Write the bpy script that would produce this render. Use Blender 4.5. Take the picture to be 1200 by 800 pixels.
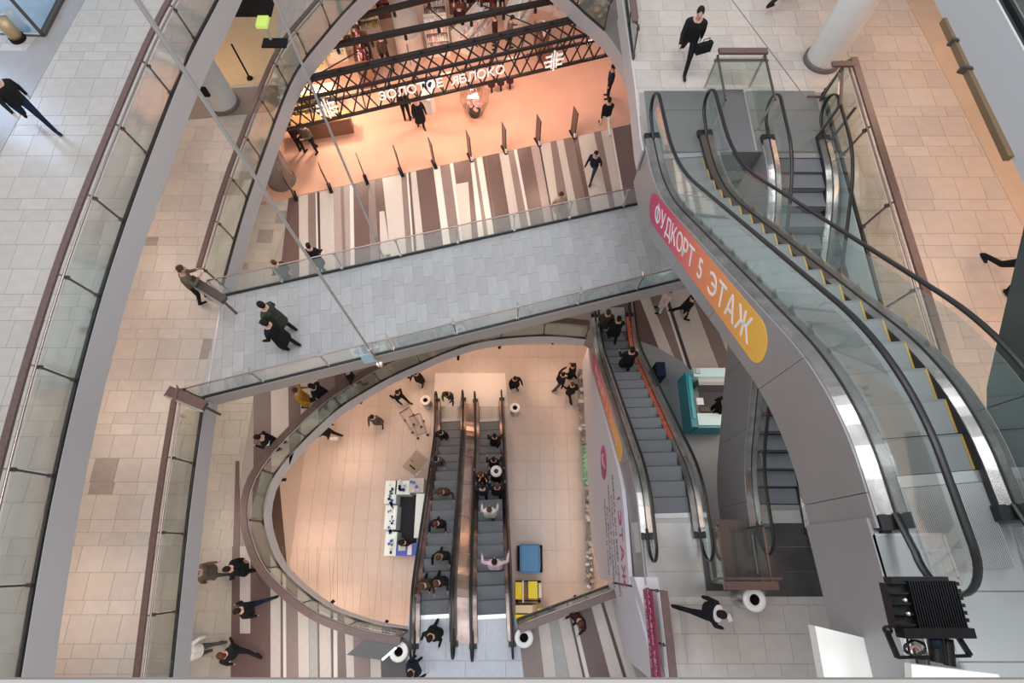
import bpy, bmesh, math, random
from mathutils import Vector, Matrix
from mathutils.geometry import tessellate_polygon
random.seed(7)
for o in list(bpy.data.objects): bpy.data.objects.remove(o)
SC = bpy.context.scene; COL = SC.collection
R = math.radians
# ---------------------------------------------------------------- camera
CAMZ = 24.2; FPX = 650.0; PITCH = R(21.8)
Z1, Z2, Z3, Z4, Z5, Z6 = 0.0, 5.3, 9.9, 13.8, 18.1, 22.7
cd = bpy.data.cameras.new('camera'); cam = bpy.data.objects.new('camera', cd); COL.objects.link(cam)
cam.location = (0, 0, CAMZ); cam.rotation_euler = (PITCH, 0, 0)
cd.sensor_width = 36; cd.lens = FPX / 1200 * 36; cd.clip_end = 200; cd.clip_start = .05
SC.camera = cam
# ---------------------------------------------------------------- world and light
w = bpy.data.worlds.new('world'); SC.world = w; w.use_nodes = True
bg = w.node_tree.nodes['Background']; bg.inputs[0].default_value = (.93, .96, 1, 1); bg.inputs[1].default_value = .50
def area(name, loc, sx, sy, power, color=(1, 1, 1), rot=(0, 0, 0)):
    l = bpy.data.lights.new(name, 'AREA'); l.shape = 'RECTANGLE'; l.size = sx; l.size_y = sy
    l.energy = power; l.color = color
    o = bpy.data.objects.new(name, l); o.location = loc; o.rotation_euler = rot; COL.objects.link(o); return o
for lx in (-9, -3, 3, 9):
    for ly in (-4, 4, 12):
        area('overhead_fill', (lx, ly, 31), 3.2, 3.2, 380, (.95, .97, 1))  # overhead fill grid, added out of view for general light and highlights
WARM = (1, .62, .42); PEACH = (1, .74, .58)
# unseen warm fill lamps added under the slabs to tint the floors below
for lx, ly in ((-11.5, -1), (-11.5, 4), (-11.5, 9), (-10.5, 15)):
    area('gallery_fill', (lx, ly, Z4 - .75), 2.4, 2.4, 85, PEACH)
area('shop_light', (-15.5, 13, 16.5), 3, 2, 150, (.55, .72, 1), (0, R(-60), 0))
for lx, ly in ((10.5, 3.5), (11, 7.5), (10.5, 12), (9, 1)):
    area('gallery_fill', (lx, ly, Z5 - .95), 2.4, 2.4, 95, WARM)
for lx, ly in ((-10.5, 1.0), (-10.5, 6), (-8.5, 11.5), (-5, 12.5), (-2, 12.8), (-6.8, -3), (8, 5)):
    area('slab_fill', (lx, ly, Z3 - .75), 2.2, 2.2, 72, (1, .82, .70))
for lx, ly in ((-9.4, 1), (-8, 5), (-5.0, 7.6), (-1.5, 9.0), (2, 9), (-8, -2), (-5, -3), (5, 5), (4.8, 1), (1.5, -3.2)):
    area('slab_fill', (lx, ly, Z2 - .75), 2.0, 2.0, 95, WARM)
SC.view_settings.view_transform = 'Standard'; SC.view_settings.look = 'None'
SC.view_settings.gamma = 1; SC.view_settings.use_curve_mapping = False
SC.view_settings.exposure = -0.04
# ---------------------------------------------------------------- helpers
CT, ST = math.cos(PITCH), math.sin(PITCH)
def P(u, v, z):
    """world point on the level z seen at photograph position (u, v) of the 1200x800 frame"""
    x = (u - 600) / FPX; y = -(v - 400) / FPX
    dy = y * CT + ST; dz = y * ST - CT; t = (z - CAMZ) / dz
    return Vector((x * t, dy * t, z))
def PL(pts, z): return [P(u, v, z) for u, v in pts]
def smooth(pts, n=6, closed=False):
    out = []; N = len(pts)
    rng = range(N if closed else N - 1)
    for i in rng:
        g = (lambda k: pts[k % N]) if closed else (lambda k: pts[max(0, min(N - 1, k))])
        a, b, c, d = g(i - 1), g(i), g(i + 1), g(i + 2)
        for k in range(n):
            t = k / n
            out.append(.5 * ((2 * b) + (c - a) * t + (2 * a - 5 * b + 4 * c - d) * t * t + (3 * b - a - 3 * c + d) * t ** 3))
    if not closed: out.append(pts[-1].copy())
    return out
MATS = {}
def mat(name, col, rough=.5, metal=0, var=0, scale=6, bump=0, bscale=40, emit=0, spec=.5, coat=0):
    if name in MATS: return MATS[name]
    m = bpy.data.materials.new(name); m.use_nodes = True; nt = m.node_tree; b = nt.nodes['Principled BSDF']
    b.inputs['Base Color'].default_value = (*col, 1); b.inputs['Roughness'].default_value = rough
    b.inputs['Metallic'].default_value = metal; b.inputs['Specular IOR Level'].default_value = spec
    if coat: b.inputs['Coat Weight'].default_value = coat
    tc = None
    if var or bump:
        tc = nt.nodes.new('ShaderNodeTexCoord')
    if var:
        n = nt.nodes.new('ShaderNodeTexNoise'); n.inputs['Scale'].default_value = scale; n.inputs['Detail'].default_value = 5
        r = nt.nodes.new('ShaderNodeValToRGB'); c = r.color_ramp
        c.elements[0].position = .3; c.elements[1].position = .7
        c.elements[0].color = (*[max(0, x * (1 - var)) for x in col], 1); c.elements[1].color = (*[min(1, x * (1 + var)) for x in col], 1)
        nt.links.new(tc.outputs['Object'], n.inputs['Vector']); nt.links.new(n.outputs['Fac'], r.inputs['Fac'])
        nt.links.new(r.outputs['Color'], b.inputs['Base Color'])
    if bump:
        n2 = nt.nodes.new('ShaderNodeTexNoise'); n2.inputs['Scale'].default_value = bscale
        bp = nt.nodes.new('ShaderNodeBump'); bp.inputs['Strength'].default_value = bump; bp.inputs['Distance'].default_value = .01
        nt.links.new(tc.outputs['Object'], n2.inputs['Vector']); nt.links.new(n2.outputs['Fac'], bp.inputs['Height'])
        nt.links.new(bp.outputs['Normal'], b.inputs['Normal'])
    if emit:
        b.inputs['Emission Color'].default_value = (*col, 1); b.inputs['Emission Strength'].default_value = emit
    MATS[name] = m; return m
def glass(name, tint, gloss=.08, rough=.03):
    if name in MATS: return MATS[name]
    m = bpy.data.materials.new(name); m.use_nodes = True; nt = m.node_tree; nt.nodes.clear()
    o = nt.nodes.new('ShaderNodeOutputMaterial'); mx = nt.nodes.new('ShaderNodeMixShader')
    t = nt.nodes.new('ShaderNodeBsdfTransparent'); t.inputs[0].default_value = (*tint, 1)
    g = nt.nodes.new('ShaderNodeBsdfGlossy'); g.inputs['Roughness'].default_value = rough; g.inputs[0].default_value = (.8, .9, .88, 1)
    f = nt.nodes.new('ShaderNodeFresnel'); f.inputs[0].default_value = 1.45
    ad = nt.nodes.new('ShaderNodeMath'); ad.operation = 'MULTIPLY_ADD'; ad.inputs[1].default_value = .28; ad.inputs[2].default_value = gloss * .4
    nt.links.new(f.outputs[0], ad.inputs[0]); nt.links.new(ad.outputs[0], mx.inputs[0])
    nt.links.new(t.outputs[0], mx.inputs[1]); nt.links.new(g.outputs[0], mx.inputs[2]); nt.links.new(mx.outputs[0], o.inputs[0])
    MATS[name] = m; return m
def ribbed(name, col, scale, rough=.35, metal=.8, axis='X', depth=.004):
    """metal with fine grooves"""
    if name in MATS: return MATS[name]
    m = mat(name, col, rough, metal); nt = m.node_tree; b = nt.nodes['Principled BSDF']
    tc = nt.nodes.new('ShaderNodeTexCoord'); wv = nt.nodes.new('ShaderNodeTexWave'); wv.bands_direction = axis
    wv.inputs['Scale'].default_value = scale; bp = nt.nodes.new('ShaderNodeBump'); bp.inputs['Distance'].default_value = depth
    nt.links.new(tc.outputs['Object'], wv.inputs['Vector']); nt.links.new(wv.outputs['Fac'], bp.inputs['Height']); nt.links.new(bp.outputs['Normal'], b.inputs['Normal'])
    r = nt.nodes.new('ShaderNodeValToRGB'); r.color_ramp.elements[0].color = (*[c * .55 for c in col], 1); r.color_ramp.elements[1].color = (*col, 1)
    r.color_ramp.elements[0].position = .1; r.color_ramp.elements[1].position = .5
    nt.links.new(wv.outputs['Fac'], r.inputs['Fac']); nt.links.new(r.outputs['Color'], b.inputs['Base Color'])
    return m
class MB:
    def __init__(s): s.v = []; s.f = []; s.m = []; s.sm = []
    def add(s, vs, fs, mi=0, sm=False):
        k = len(s.v); s.v += [tuple(v) for v in vs]
        for f in fs: s.f.append([i + k for i in f]); s.m.append(mi); s.sm.append(sm)
        return s
    def box(s, c, d, rz=0, mi=0, M=None):
        x, y, z = d[0] / 2, d[1] / 2, d[2] / 2
        T = M if M is not None else Matrix.Translation(c) @ Matrix.Rotation(rz, 4, 'Z')
        vs = [T @ Vector(p) for p in ((-x, -y, -z), (x, -y, -z), (x, y, -z), (-x, y, -z), (-x, -y, z), (x, -y, z), (x, y, z), (-x, y, z))]
        return s.add(vs, [(3, 2, 1, 0), (4, 5, 6, 7), (0, 1, 5, 4), (1, 2, 6, 5), (2, 3, 7, 6), (3, 0, 4, 7)], mi)
    def bar(s, a, b, wd, ht, mi=0):
        a, b = Vector(a), Vector(b); d = b - a; L = d.length
        if L < 1e-6: return s
        q = d.to_track_quat('Y', 'Z').to_matrix().to_4x4()
        return s.box(None, (wd, L, ht), mi=mi, M=Matrix.Translation((a + b) / 2) @ q)
    def prism(s, poly, z0, z1, mi=0):
        n = len(poly); pts = [Vector((p[0], p[1], 0)) for p in poly]
        ar = sum(pts[i].x * pts[(i + 1) % n].y - pts[(i + 1) % n].x * pts[i].y for i in range(n))
        if ar < 0: pts.reverse()
        tri = tessellate_polygon([pts]); 
        top = [(p.x, p.y, z1) for p in pts]; bot = [(p.x, p.y, z0) for p in pts]
        fs = []
        for t in tri:
            a, b, c = (pts[i] for i in t)
            cr = (b - a).cross(c - a).z
            t = tuple(t) if cr > 0 else tuple(reversed(t))
            fs.append(t); fs.append(tuple(i + n for i in reversed(t)))
        fs += [(i + n, (i + 1) % n + n, (i + 1) % n, i) for i in range(n)]
        return s.add(top + bot, fs, mi)
    def sweep(s, path, sec, mi=0, sm=False, closed=False, cap=True):
        """section of (lateral, up) offsets carried along a path; lateral is horizontal, to the right of travel"""
        n = len(path); m = len(sec); vs = []
        for i, p in enumerate(path):
            p = Vector(p)
            if closed: a, b = Vector(path[i - 1]), Vector(path[(i + 1) % n])
            else: a, b = Vector(path[max(0, i - 1)]), Vector(path[min(n - 1, i + 1)])
            d = b - a; h = Vector((d.x, d.y, 0))
            h = h.normalized() if h.length > 1e-6 else Vector((0, 1, 0))
            lat = Vector((h.y, -h.x, 0))
            for q in sec: vs.append(p + lat * q[0] + Vector((0, 0, q[1])))
        fs = []
        for i in range(n if closed else n - 1):
            j = (i + 1) % n
            for k in range(m):
                l = (k + 1) % m; fs.append((i * m + k, i * m + l, j * m + l, j * m + k))
        if cap and not closed: fs += [tuple(reversed(range(m))), tuple(range((n - 1) * m, n * m))]
        return s.add(vs, fs, mi, sm)
    def tube(s, path, r, n=8, mi=0, rr=None):
        path = [Vector(p) for p in path]; vs = []; N = len(path); up = None
        for i, p in enumerate(path):
            d = (path[min(N - 1, i + 1)] - path[max(0, i - 1)]).normalized()
            if up is None: up = Vector((0, 0, 1)) if abs(d.z) < .9 else Vector((1, 0, 0))
            x = d.cross(up).normalized(); y = x.cross(d).normalized(); up = y
            q = rr[i] if rr else r
            for k in range(n):
                a = 2 * math.pi * k / n; vs.append(p + x * math.cos(a) * q + y * math.sin(a) * q)
        fs = [(i * n + k, i * n + (k + 1) % n, (i + 1) * n + (k + 1) % n, (i + 1) * n + k) for i in range(N - 1) for k in range(n)]
        s.add(vs, fs, mi, True); return s.add(vs, [tuple(reversed(range(n))), tuple(range((N - 1) * n, N * n))], mi)
    def lathe(s, prof, n=20, c=(0, 0, 0), mi=0):
        m = len(prof); vs = [(c[0] + r * math.cos(2 * math.pi * k / n), c[1] + r * math.sin(2 * math.pi * k / n), c[2] + z) for k in range(n) for r, z in prof]
        fs = [(k * m + i, ((k + 1) % n) * m + i, ((k + 1) % n) * m + i + 1, k * m + i + 1) for k in range(n) for i in range(m - 1)]
        return s.add(vs, fs, mi, True)
    def ell(s, c, r, mi=0, n=10, Rm=None):
        vs = []; fs = []; h = n // 2 + 1
        for i in range(h + 1):
            t = math.pi * i / h
            for k in range(n):
                a = 2 * math.pi * k / n; p = Vector((r[0] * math.sin(t) * math.cos(a), r[1] * math.sin(t) * math.sin(a), r[2] * math.cos(t)))
                if Rm: p = Rm @ p
                vs.append(Vector(c) + p)
        for i in range(h):
            for k in range(n): fs.append((i * n + k, (i + 1) * n + k, (i + 1) * n + (k + 1) % n, i * n + (k + 1) % n))
        return s.add(vs, fs, mi, True)
    def mesh(s, name, mats):
        me = bpy.data.meshes.new(name); me.from_pydata(s.v, [], s.f)
        for m in (mats if isinstance(mats, (list, tuple)) else [mats]): me.materials.append(m)
        if s.f:
            me.polygons.foreach_set('material_index', s.m); me.polygons.foreach_set('use_smooth', s.sm)
        me.update(); return me
    def build(s, name, mats, parent=None, loc=None, rot=None):
        return link(name, s.mesh(name, mats), parent, loc, rot)
def link(name, me, parent=None, loc=None, rot=None):
    o = bpy.data.objects.new(name, me); COL.objects.link(o)
    if parent: o.parent = parent
    if loc is not None: o.location = loc
    if rot is not None: o.rotation_euler = rot
    return o
def tag(o, label=None, cat=None, group=None, kind=None):
    for k, v in (('label', label), ('category', cat), ('group', group), ('kind', kind)):
        if v: o[k] = v
    return o
def thing(name, label, cat, loc=(0, 0, 0), rz=0, group=None):
    o = bpy.data.objects.new(name, None); COL.objects.link(o); o.location = loc; o.rotation_euler = (0, 0, rz); o.empty_display_size = .1
    return tag(o, label, cat, group)
def structure(name, label=None, loc=(0, 0, 0)):
    o = bpy.data.objects.new(name, None); COL.objects.link(o); o.location = loc; return tag(o, label, None, None, 'structure')
def twin(o, parent=None, loc=None, rz=None):
    c = o.copy(); COL.objects.link(c)
    if parent: c.parent = parent
    if loc is not None: c.location = loc
    if rz is not None: c.rotation_euler = (0, 0, rz)
    for ch in o.children: twin(ch, c)
    return c
def clip(poly, x0, x1, y0, y1):
    for ax, lim, sg in ((0, x0, 1), (0, x1, -1), (1, y0, 1), (1, y1, -1)):
        out = []; n = len(poly)
        for i in range(n):
            a, b = poly[i - 1], poly[i]; da = (a[ax] - lim) * sg; db = (b[ax] - lim) * sg
            if da >= 0: 
                if db < 0: t = da / (da - db); out.append((a[0] + (b[0] - a[0]) * t, a[1] + (b[1] - a[1]) * t))
            elif db >= 0: t = da / (da - db); out.append((a[0] + (b[0] - a[0]) * t, a[1] + (b[1] - a[1]) * t))
            if db >= 0: out.append((b[0], b[1]))
        poly = out
        if len(poly) < 3: return []
    return poly
def clipc(subject, window):
    """part of a region that lies inside a convex window"""
    win = [(p[0], p[1]) for p in window]; poly = [(p[0], p[1]) for p in subject]
    if sum(win[i - 1][0] * win[i][1] - win[i][0] * win[i - 1][1] for i in range(len(win))) < 0: win.reverse()
    for i in range(len(win)):
        a, b = win[i - 1], win[i]; n = (-(b[1] - a[1]), b[0] - a[0]); f = lambda p: (p[0] - a[0]) * n[0] + (p[1] - a[1]) * n[1]
        out = []
        for j in range(len(poly)):
            p, q = poly[j - 1], poly[j]; dp, dq = f(p), f(q)
            if (dp >= 0) != (dq >= 0): t = dp / (dp - dq); out.append((p[0] + (q[0] - p[0]) * t, p[1] + (q[1] - p[1]) * t))
            if dq >= 0: out.append(q)
        poly = out
        if len(poly) < 3: return []
    return poly
def parea(p): return abs(sum(p[i - 1][0] * p[i][1] - p[i][0] * p[i - 1][1] for i in range(len(p)))) / 2
def inview(x, y, z, m=30):
    Z = z - CAMZ; zc = -y * ST + Z * CT; yc = y * CT + Z * ST
    if zc > -.1: return False
    u = 600 - FPX * x / zc; v = 400 + FPX * yc / zc
    return -m < u < 1200 + m and -m < v < 800 + m
def tiles(parent, poly, z, rows, width, mats, name='floor_tile', ang=0, gap=.009, thick=.012, cap=300, jit=True, origin=(0, 0), weights=None):
    """paving laid in rows over a region; whole tiles share mesh data, cut tiles get their own outline"""
    poly = [(p[0], p[1]) for p in poly]
    ca, sa = math.cos(ang), math.sin(ang)
    if ang: poly = [(x * ca + y * sa, -x * sa + y * ca) for x, y in poly]
    xs = [p[0] for p in poly]; ys = [p[1] for p in poly]
    cache = {}; made = []; y = min(ys) - .3 + origin[1]; k = 0
    while y < max(ys):
        hgt = rows[k % len(rows)]; k += 1
        off = random.random() * width if jit is True else (0 if jit is None else (k % 2) * width * .5)
        x = min(xs) - width + off
        while x < max(xs):
            cx, cy = x + width / 2, y + hgt / 2
            wx, wy = cx * ca - cy * sa, cx * sa + cy * ca
            if inview(wx, wy, z):
                c = clip(poly, x + gap / 2, x + width - gap / 2, y + gap / 2, y + hgt - gap / 2)
                if c and parea(c) > .004:
                    full = abs(parea(c) - (width - gap) * (hgt - gap)) < 1e-5
                    mi = random.choices(range(len(mats)), weights)[0]
                    d = math.dist((wx, wy, z), (0, 0, CAMZ)); made.append((d - (3 if full else 0), cx, cy, wx, wy, hgt, full, mi, c))
            x += width
        y += hgt
    made.sort(key=lambda t: t[0]); rest = MB()
    for i, (d, cx, cy, wx, wy, hgt, full, mi, c) in enumerate(made):
        if i < cap:
            if full:
                key = (hgt, mi)
                if key not in cache: cache[key] = MB().box((0, 0, 0), (width - gap, hgt - gap, thick)).mesh(name, mats[mi])
                link(name, cache[key], parent, (wx, wy, z), (0, 0, ang))
            else:
                MB().prism([(p[0] - cx, p[1] - cy) for p in c], -thick / 2, thick / 2).build(name, mats[mi], parent, (wx, wy, z), (0, 0, ang))
        else:
            rest.prism([(p[0] * ca - p[1] * sa, p[0] * sa + p[1] * ca) for p in c], z - thick / 2, z + thick / 2, mi)
    if rest.f: tag(rest.build(name, mats, parent), kind='stuff')
# ---------------------------------------------------------------- materials
GROUT = mat('grout', (.30, .27, .25), .7)
TILE4 = [mat('tile_cream_%d' % i, c, .28, var=.05, scale=4) for i, c in enumerate(((.50, .455, .42), (.53, .485, .445), (.47, .43, .40), (.51, .455, .41)))]
TILE4C = [mat('tile_cool_%d' % i, c, .22, var=.05, scale=4) for i, c in enumerate(((.475, .44, .41), (.46, .425, .40), (.49, .45, .42)))]
TILED = mat('tile_dark_beige', (.30, .265, .24), .3, var=.08)
TILE2 = [mat('tile_sand_%d' % i, c, .3, var=.05, scale=4) for i, c in enumerate(((.44, .39, .33), (.42, .375, .32), (.46, .41, .35)))]
TILE1 = [mat('tile_shell_%d' % i, c, .25, var=.04, scale=3) for i, c in enumerate(((.545, .47, .42), (.53, .46, .41), (.56, .48, .43)))]
TILEB = [mat('tile_blue_grey_%d' % i, c, .3, var=.05, scale=4) for i, c in enumerate(((.41, .41, .425), (.385, .39, .40), (.43, .435, .445), (.40, .40, .405)))]
S_L = mat('stripe_cream', (.53, .465, .42), .3, var=.04); S_W = mat('stripe_white', (.66, .60, .56), .3)
S_B = mat('stripe_brown', (.135, .082, .074), .35, var=.08); S_T = mat('stripe_taupe', (.22, .16, .142), .35, var=.06)
S_P = mat('stripe_rose_grey', (.37, .285, .27), .35, var=.05); S_G = mat('stripe_grey', (.35, .335, .32), .35, var=.05)
S_K = mat('stripe_near_black', (.06, .045, .045), .35)
STORE = mat('store_floor_glow_peach', (.66, .36, .25), .6, var=.06, scale=.8)  # peach puts the warm glow of the shop into the floor colour
WHITE = mat('white_fascia', (.53, .515, .52), .45); SLAB = mat('slab_soffit', (.55, .54, .53), .7)
WOOD = mat('dark_wood_rail', (.135, .085, .075), .32, var=.15, scale=12); STEEL = mat('brushed_steel', (.62, .60, .58), .28, .9)
DSTEEL = mat('dark_bronze_steel', (.13, .11, .10), .35, .6); BLACK = mat('black_rubber', (.012, .012, .013), .35)
RSTEEL = mat('rosy_steel', (.42, .34, .31), .3, .85)
CLAD = mat('grey_cladding', (.345, .335, .345), .42, .35, var=.03, scale=1.5)
CLADD = mat('dark_grey_cladding', (.16, .16, .17), .45, .3)
GL = glass('rail_glass', (.94, .955, .93), .10, .09); GLC = glass('clear_glass', (.965, .98, .975), .08); GLD = glass('shop_glass', (.62, .72, .78), .3)
DECK = mat('polished_deck', (.42, .39, .38), .26, .95, var=.25, scale=3); SKIRT = mat('black_skirt', (.02, .02, .022), .3)
TREAD = ribbed('tread_grooves', (.30, .335, .33), 26, .45, .35); TREADC = ribbed('tread_grooves_dark', (.27, .29, .32), 26, .4, .4)
COMB = mat('comb_plate', (.48, .50, .50), .3, .8); YEL = mat('step_edge_yellow', (.42, .28, .07), .5)
PLATE = ribbed('floor_plate', (.44, .45, .445), 18, .32, .85, 'X', .003)
# ---------------------------------------------------------------- railing
def resample(path, step):
    L = [0]; 
    for i in range(1, len(path)): L.append(L[-1] + (path[i] - path[i - 1]).length)
    n = max(1, round(L[-1] / step)); out = []
    for k in range(n + 1):
        t = L[-1] * k / n; i = 1
        while i < len(L) - 1 and L[i] < t: i += 1
        f = (t - L[i - 1]) / max(1e-6, L[i] - L[i - 1]); out.append(path[i - 1].lerp(path[i], f))
    return out
def railing(path, label, h=1.05, out=.10, side=1, pane=1.55, wood=.13, gl=None, name='glass_railing', group=None, tube=True, woodm=None, postm=None, lean=.07, bracket=True):
    """balustrade on a slab edge: wood rail, tube rail, sloping posts, glass panes, base channel; side=1 puts the floor on the left of travel"""
    t = thing(name, label, 'railing', path[0], 0, group); o = path[0]; s = side
    loc = [p - o for p in path]
    pts = resample(loc, pane); gl = gl or GL; fine = resample(loc, .35)
    MB().sweep(fine, [(-.03, 0), (.03, 0), (.03, .09), (-.03, .09)]).build('base_channel', BLACK, t)
    if wood:
        c = -s * (lean + .10)
        MB().sweep(fine, [(c - wood / 2, h - .02), (c + wood / 2, h - .02), (c + wood / 2, h + .035), (c - wood / 2, h + .035)]).build('handrail', woodm or WOOD, t)
    if tube:
        c = -s * (lean - .01); n = 8
        MB().sweep(fine, [(c + .022 * math.cos(2 * math.pi * k / n), h - .07 + .022 * math.sin(2 * math.pi * k / n)) for k in range(n)], sm=True).build('rail_tube', RSTEEL, t)
    for i, p in enumerate(pts):
        a = pts[max(0, i - 1)]; b = pts[min(len(pts) - 1, i + 1)]; d = (b - a); d.z = 0; d.normalize(); lat = Vector((d.y, -d.x, 0)) * (-s)
        m = MB().bar(p + Vector((0, 0, -.12)), p + lat * lean + Vector((0, 0, h - .06)), .035, .035)
        if bracket:
            m.bar(p + lat * lean + Vector((0, 0, h - .08)), p + lat * (lean + .1) + Vector((0, 0, h)), .03, .03)
            m.box(p + lat * .02 + Vector((0, 0, .14)), (.07, .07, .05)); m.box(p + lat * (lean - .01) + Vector((0, 0, h - .17)), (.07, .07, .05))
        m.build('post', postm or DSTEEL, t)
        if i < len(pts) - 1:
            q = pts[i + 1]; dd = (q - p).normalized() * .03
            A, B = p + dd, q - dd; k = lat * (lean * .5); u0 = Vector((0, 0, .09)); u1 = Vector((0, 0, h - .12)); th = lat * .012
            MB().add([A + u0, B + u0, B + u1 + k, A + u1 + k, A + u0 + th, B + u0 + th, B + u1 + k + th, A + u1 + k + th],
                     [(0, 1, 2, 3), (7, 6, 5, 4), (0, 4, 5, 1), (1, 5, 6, 2), (2, 6, 7, 3), (3, 7, 4, 0)]).build('glass_pane', gl, t)
    return t
def slab(name, poly, z, thick, label=None, top=None, soff=None):
    s = structure(name, label)
    MB().prism(poly, z - thick, z - .006).build('slab', [soff or SLAB], s)
    MB().prism(poly, z - .006, z).build('screed', [top or GROUT], s) if top is None else None
    if top is not None: MB().prism(poly, z - .006, z + .004).build('floor_finish', [top], s)
    return s
def fascia(path, z, h, parent, m=None, th=.04, side=1, name='fascia_panel', seg=2.4):
    pts = resample([Vector((p.x, p.y, 0)) for p in path], .4); per = max(1, int(seg / .4)); i = 0
    while i < len(pts) - 1:
        j = min(len(pts) - 1, i + per); sub = [p + Vector((0, 0, z)) for p in pts[i:j + 1]]
        MB().sweep(sub, [(0, -h), (side * th, -h), (side * th, .03), (0, .03)]).build(name, m or WHITE, parent); i = j
# ================================================================ LEVEL 1 (lowest floor)
f1 = structure('floor', 'lowest hall floor of large peach coloured tiles seen through the oval opening')
MB().box((0, 4, -.06), (40, 30, .1)).build('screed', mat('grout_light', (.42, .36, .32), .7), f1)
MB().prism([(p.x, p.y) for p in PL([(290, 565), (327, 562), (336, 660), (328, 690), (290, 690)], Z1)], 0, .016).build('floor_stripe', mat('stripe_umber', (.06, .04, .035), .4), f1)
tiles(f1, [(-9, -4), (5.5, -4), (5.5, 9.5), (-9, 9.5)], 0, [1.2], .6, TILE1, cap=300, jit=None, gap=.010)
# ================================================================ LEVEL 2
ring_px = [(478, 738), (440, 732), (400, 719), (378, 708), (350, 687), (325, 660), (312, 627), (308, 600), (313, 574), (322, 556), (338, 535), (364, 508), (396, 479), (427, 459), (461, 440), (495, 425), (520, 414), (560, 401), (605, 395), (650, 393.5), (686, 397)]
ringL = smooth(PL(ring_px, Z2), 3)
ringR = PL([(606, 726), (660, 706), (722, 683)], Z2)
hole = ringL + PL([(722, 420), (722, 683)], Z2) + PL([(606, 726), (606, 728), (478, 728)], Z2)
HX = [Vector((p.x, p.y, 0)) for p in hole]
def band_with_hole():
    outer = [Vector((-22, -5, 0)), Vector((22, -5, 0)), Vector((22, 26, 0)), Vector((-22, 26, 0))]
    tri = tessellate_polygon([outer, HX]); allp = outer + HX; m = MB()
    def face(zz, up):
        fs = []
        for t in tri:
            a, b, c = (allp[i] for i in t); k = (b - a).cross(c - a).z > 0
            fs.append(tuple(t) if k == up else tuple(reversed(t)))
        m.add([(p.x, p.y, zz) for p in allp], fs)
    face(Z2 - .006, True); face(Z2 - .6, False)
    n = len(HX); m.add([(p.x, p.y, Z2 - .006) for p in HX] + [(p.x, p.y, Z2 - .6) for p in HX], [(i, (i + 1) % n, (i + 1) % n + n, i + n) for i in range(n)])
    return m
f2 = structure('floor', 'second level floor with striped paving around the oval opening')
band_with_hole().build('slab', mat('slab_top_tan', (.36, .31, .27), .5), f2)
fascia(ringL, Z2, .62, f2, side=1, m=mat('ring_white', (.70, .68, .68), .4))
# -- sand tiles west of the stripes
west = PL([(190, 440), (298, 440), (297, 470), (276, 600), (272, 810), (150, 810)], Z2)
tiles(f2, west, Z2, [.6, .6, .3, .3], .6, TILE2, cap=140)
nw = PL([(200, 190), (352, 190), (353, 235), (332, 270), (322, 300), (318, 345), (225, 400), (150, 400)], Z2)
tiles(f2, nw, Z2, [.6, .3, .6, .3], .6, TILE2 + [TILED], cap=110, weights=[4, 4, 4, 1])
REG = [None]
OUTL = [(p.x, p.y) for p in ringL] + [(2.9, 20), (-20, 20), (-20, -4.5), (P(478, 738, Z2).x, -4.5)]
OUTR = [(P(606, 726, Z2).x, P(606, 726, Z2).y), (P(722, 683, Z2).x, P(722, 683, Z2).y), (8, 1), (8, -5), (P(606, 726, Z2).x, -5)]
def stripe_quads(top, bot, items, z=Z2):
    """stripes: (position on the top line, position on the bottom line, material[, start, end])"""
    (tu0, tv0), (tu1, tv1) = top; (bu0, bv0), (bu1, bv1) = bot
    for it in items:
        a0, a1, b0, b1, m = it[:5]; s0, s1 = (it[5], it[6]) if len(it) > 5 else (0, 1)
        T = lambda u: P(u, tv0 + (tv1 - tv0) * (u - tu0) / (tu1 - tu0), z)
        B = lambda u: P(u, bv0 + (bv1 - bv0) * (u - bu0) / (bu1 - bu0), z)
        tl, tr, bl, br = T(a0), T(a1), B(b0), B(b1)
        q = [tl.lerp(bl, s0), tr.lerp(br, s0), tr.lerp(br, s1), tl.lerp(bl, s1)]
        c = sum(q, Vector()) / 4; sh = [p.lerp(c, 0) for p in q]
        reg = REG[0]
        # pull long sides in for a joint
        d = (q[1] - q[0]).normalized() * .006
        sh = [q[0] + d, q[1] - d, q[2] - d, q[3] + d]
        pl = [(p.x, p.y) for p in sh]
        if reg is not None: pl = clipc(reg, pl)
        if pl and parea(pl) > .01: MB().prism([(x - c.x, y - c.y) for x, y in pl], -.006, .008 + .0015 * random.random()).build('floor_stripe', m, f2, c)
NT, NB = ((350, 230), (735, 147)), ((351, 335), (740, 255))
def seq(us_t, us_b, ms): return [(us_t[i], us_t[i + 1], us_b[i], us_b[i + 1], ms[i]) for i in range(len(ms))]
ut = [338, 350, 361, 369.5, 371.5, 374.5, 390.5, 399, 402.5, 409.5, 414, 431, 439, 448, 470, 476, 478.5, 481, 487.5, 507.5, 515.5, 527, 531, 547, 551, 555, 558, 565, 569, 585, 595, 602, 605.5, 622, 631, 633, 645, 652, 660, 671, 677, 696, 704, 715, 717.5, 742]
ub = [326, 351, 362, 371.5, 374, 376.5, 393.5, 402.5, 406, 411, 416, 435, 444, 459, 477, 484, 486, 489.5, 499, 521, 529.5, 541, 544, 554, 562, 569, 574, 581, 584, 602, 613, 622, 625, 641, 650, 652, 659, 672, 681, 692, 697, 718, 724, 733, 736, 760]
ms = [S_B, S_L, S_T, S_W, S_K, S_L, S_P, S_T, S_P, S_W, S_B, S_T, S_B, S_L, S_T, S_W, S_B, S_L, S_B, S_W, S_T, S_W, S_L, S_B, S_W, S_T, S_W, S_B, S_B, S_L, S_T, S_W, S_B, S_P, S_K, S_L, S_T, S_L, S_T, S_B, S_L, S_T, S_L, S_W, S_B]
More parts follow.
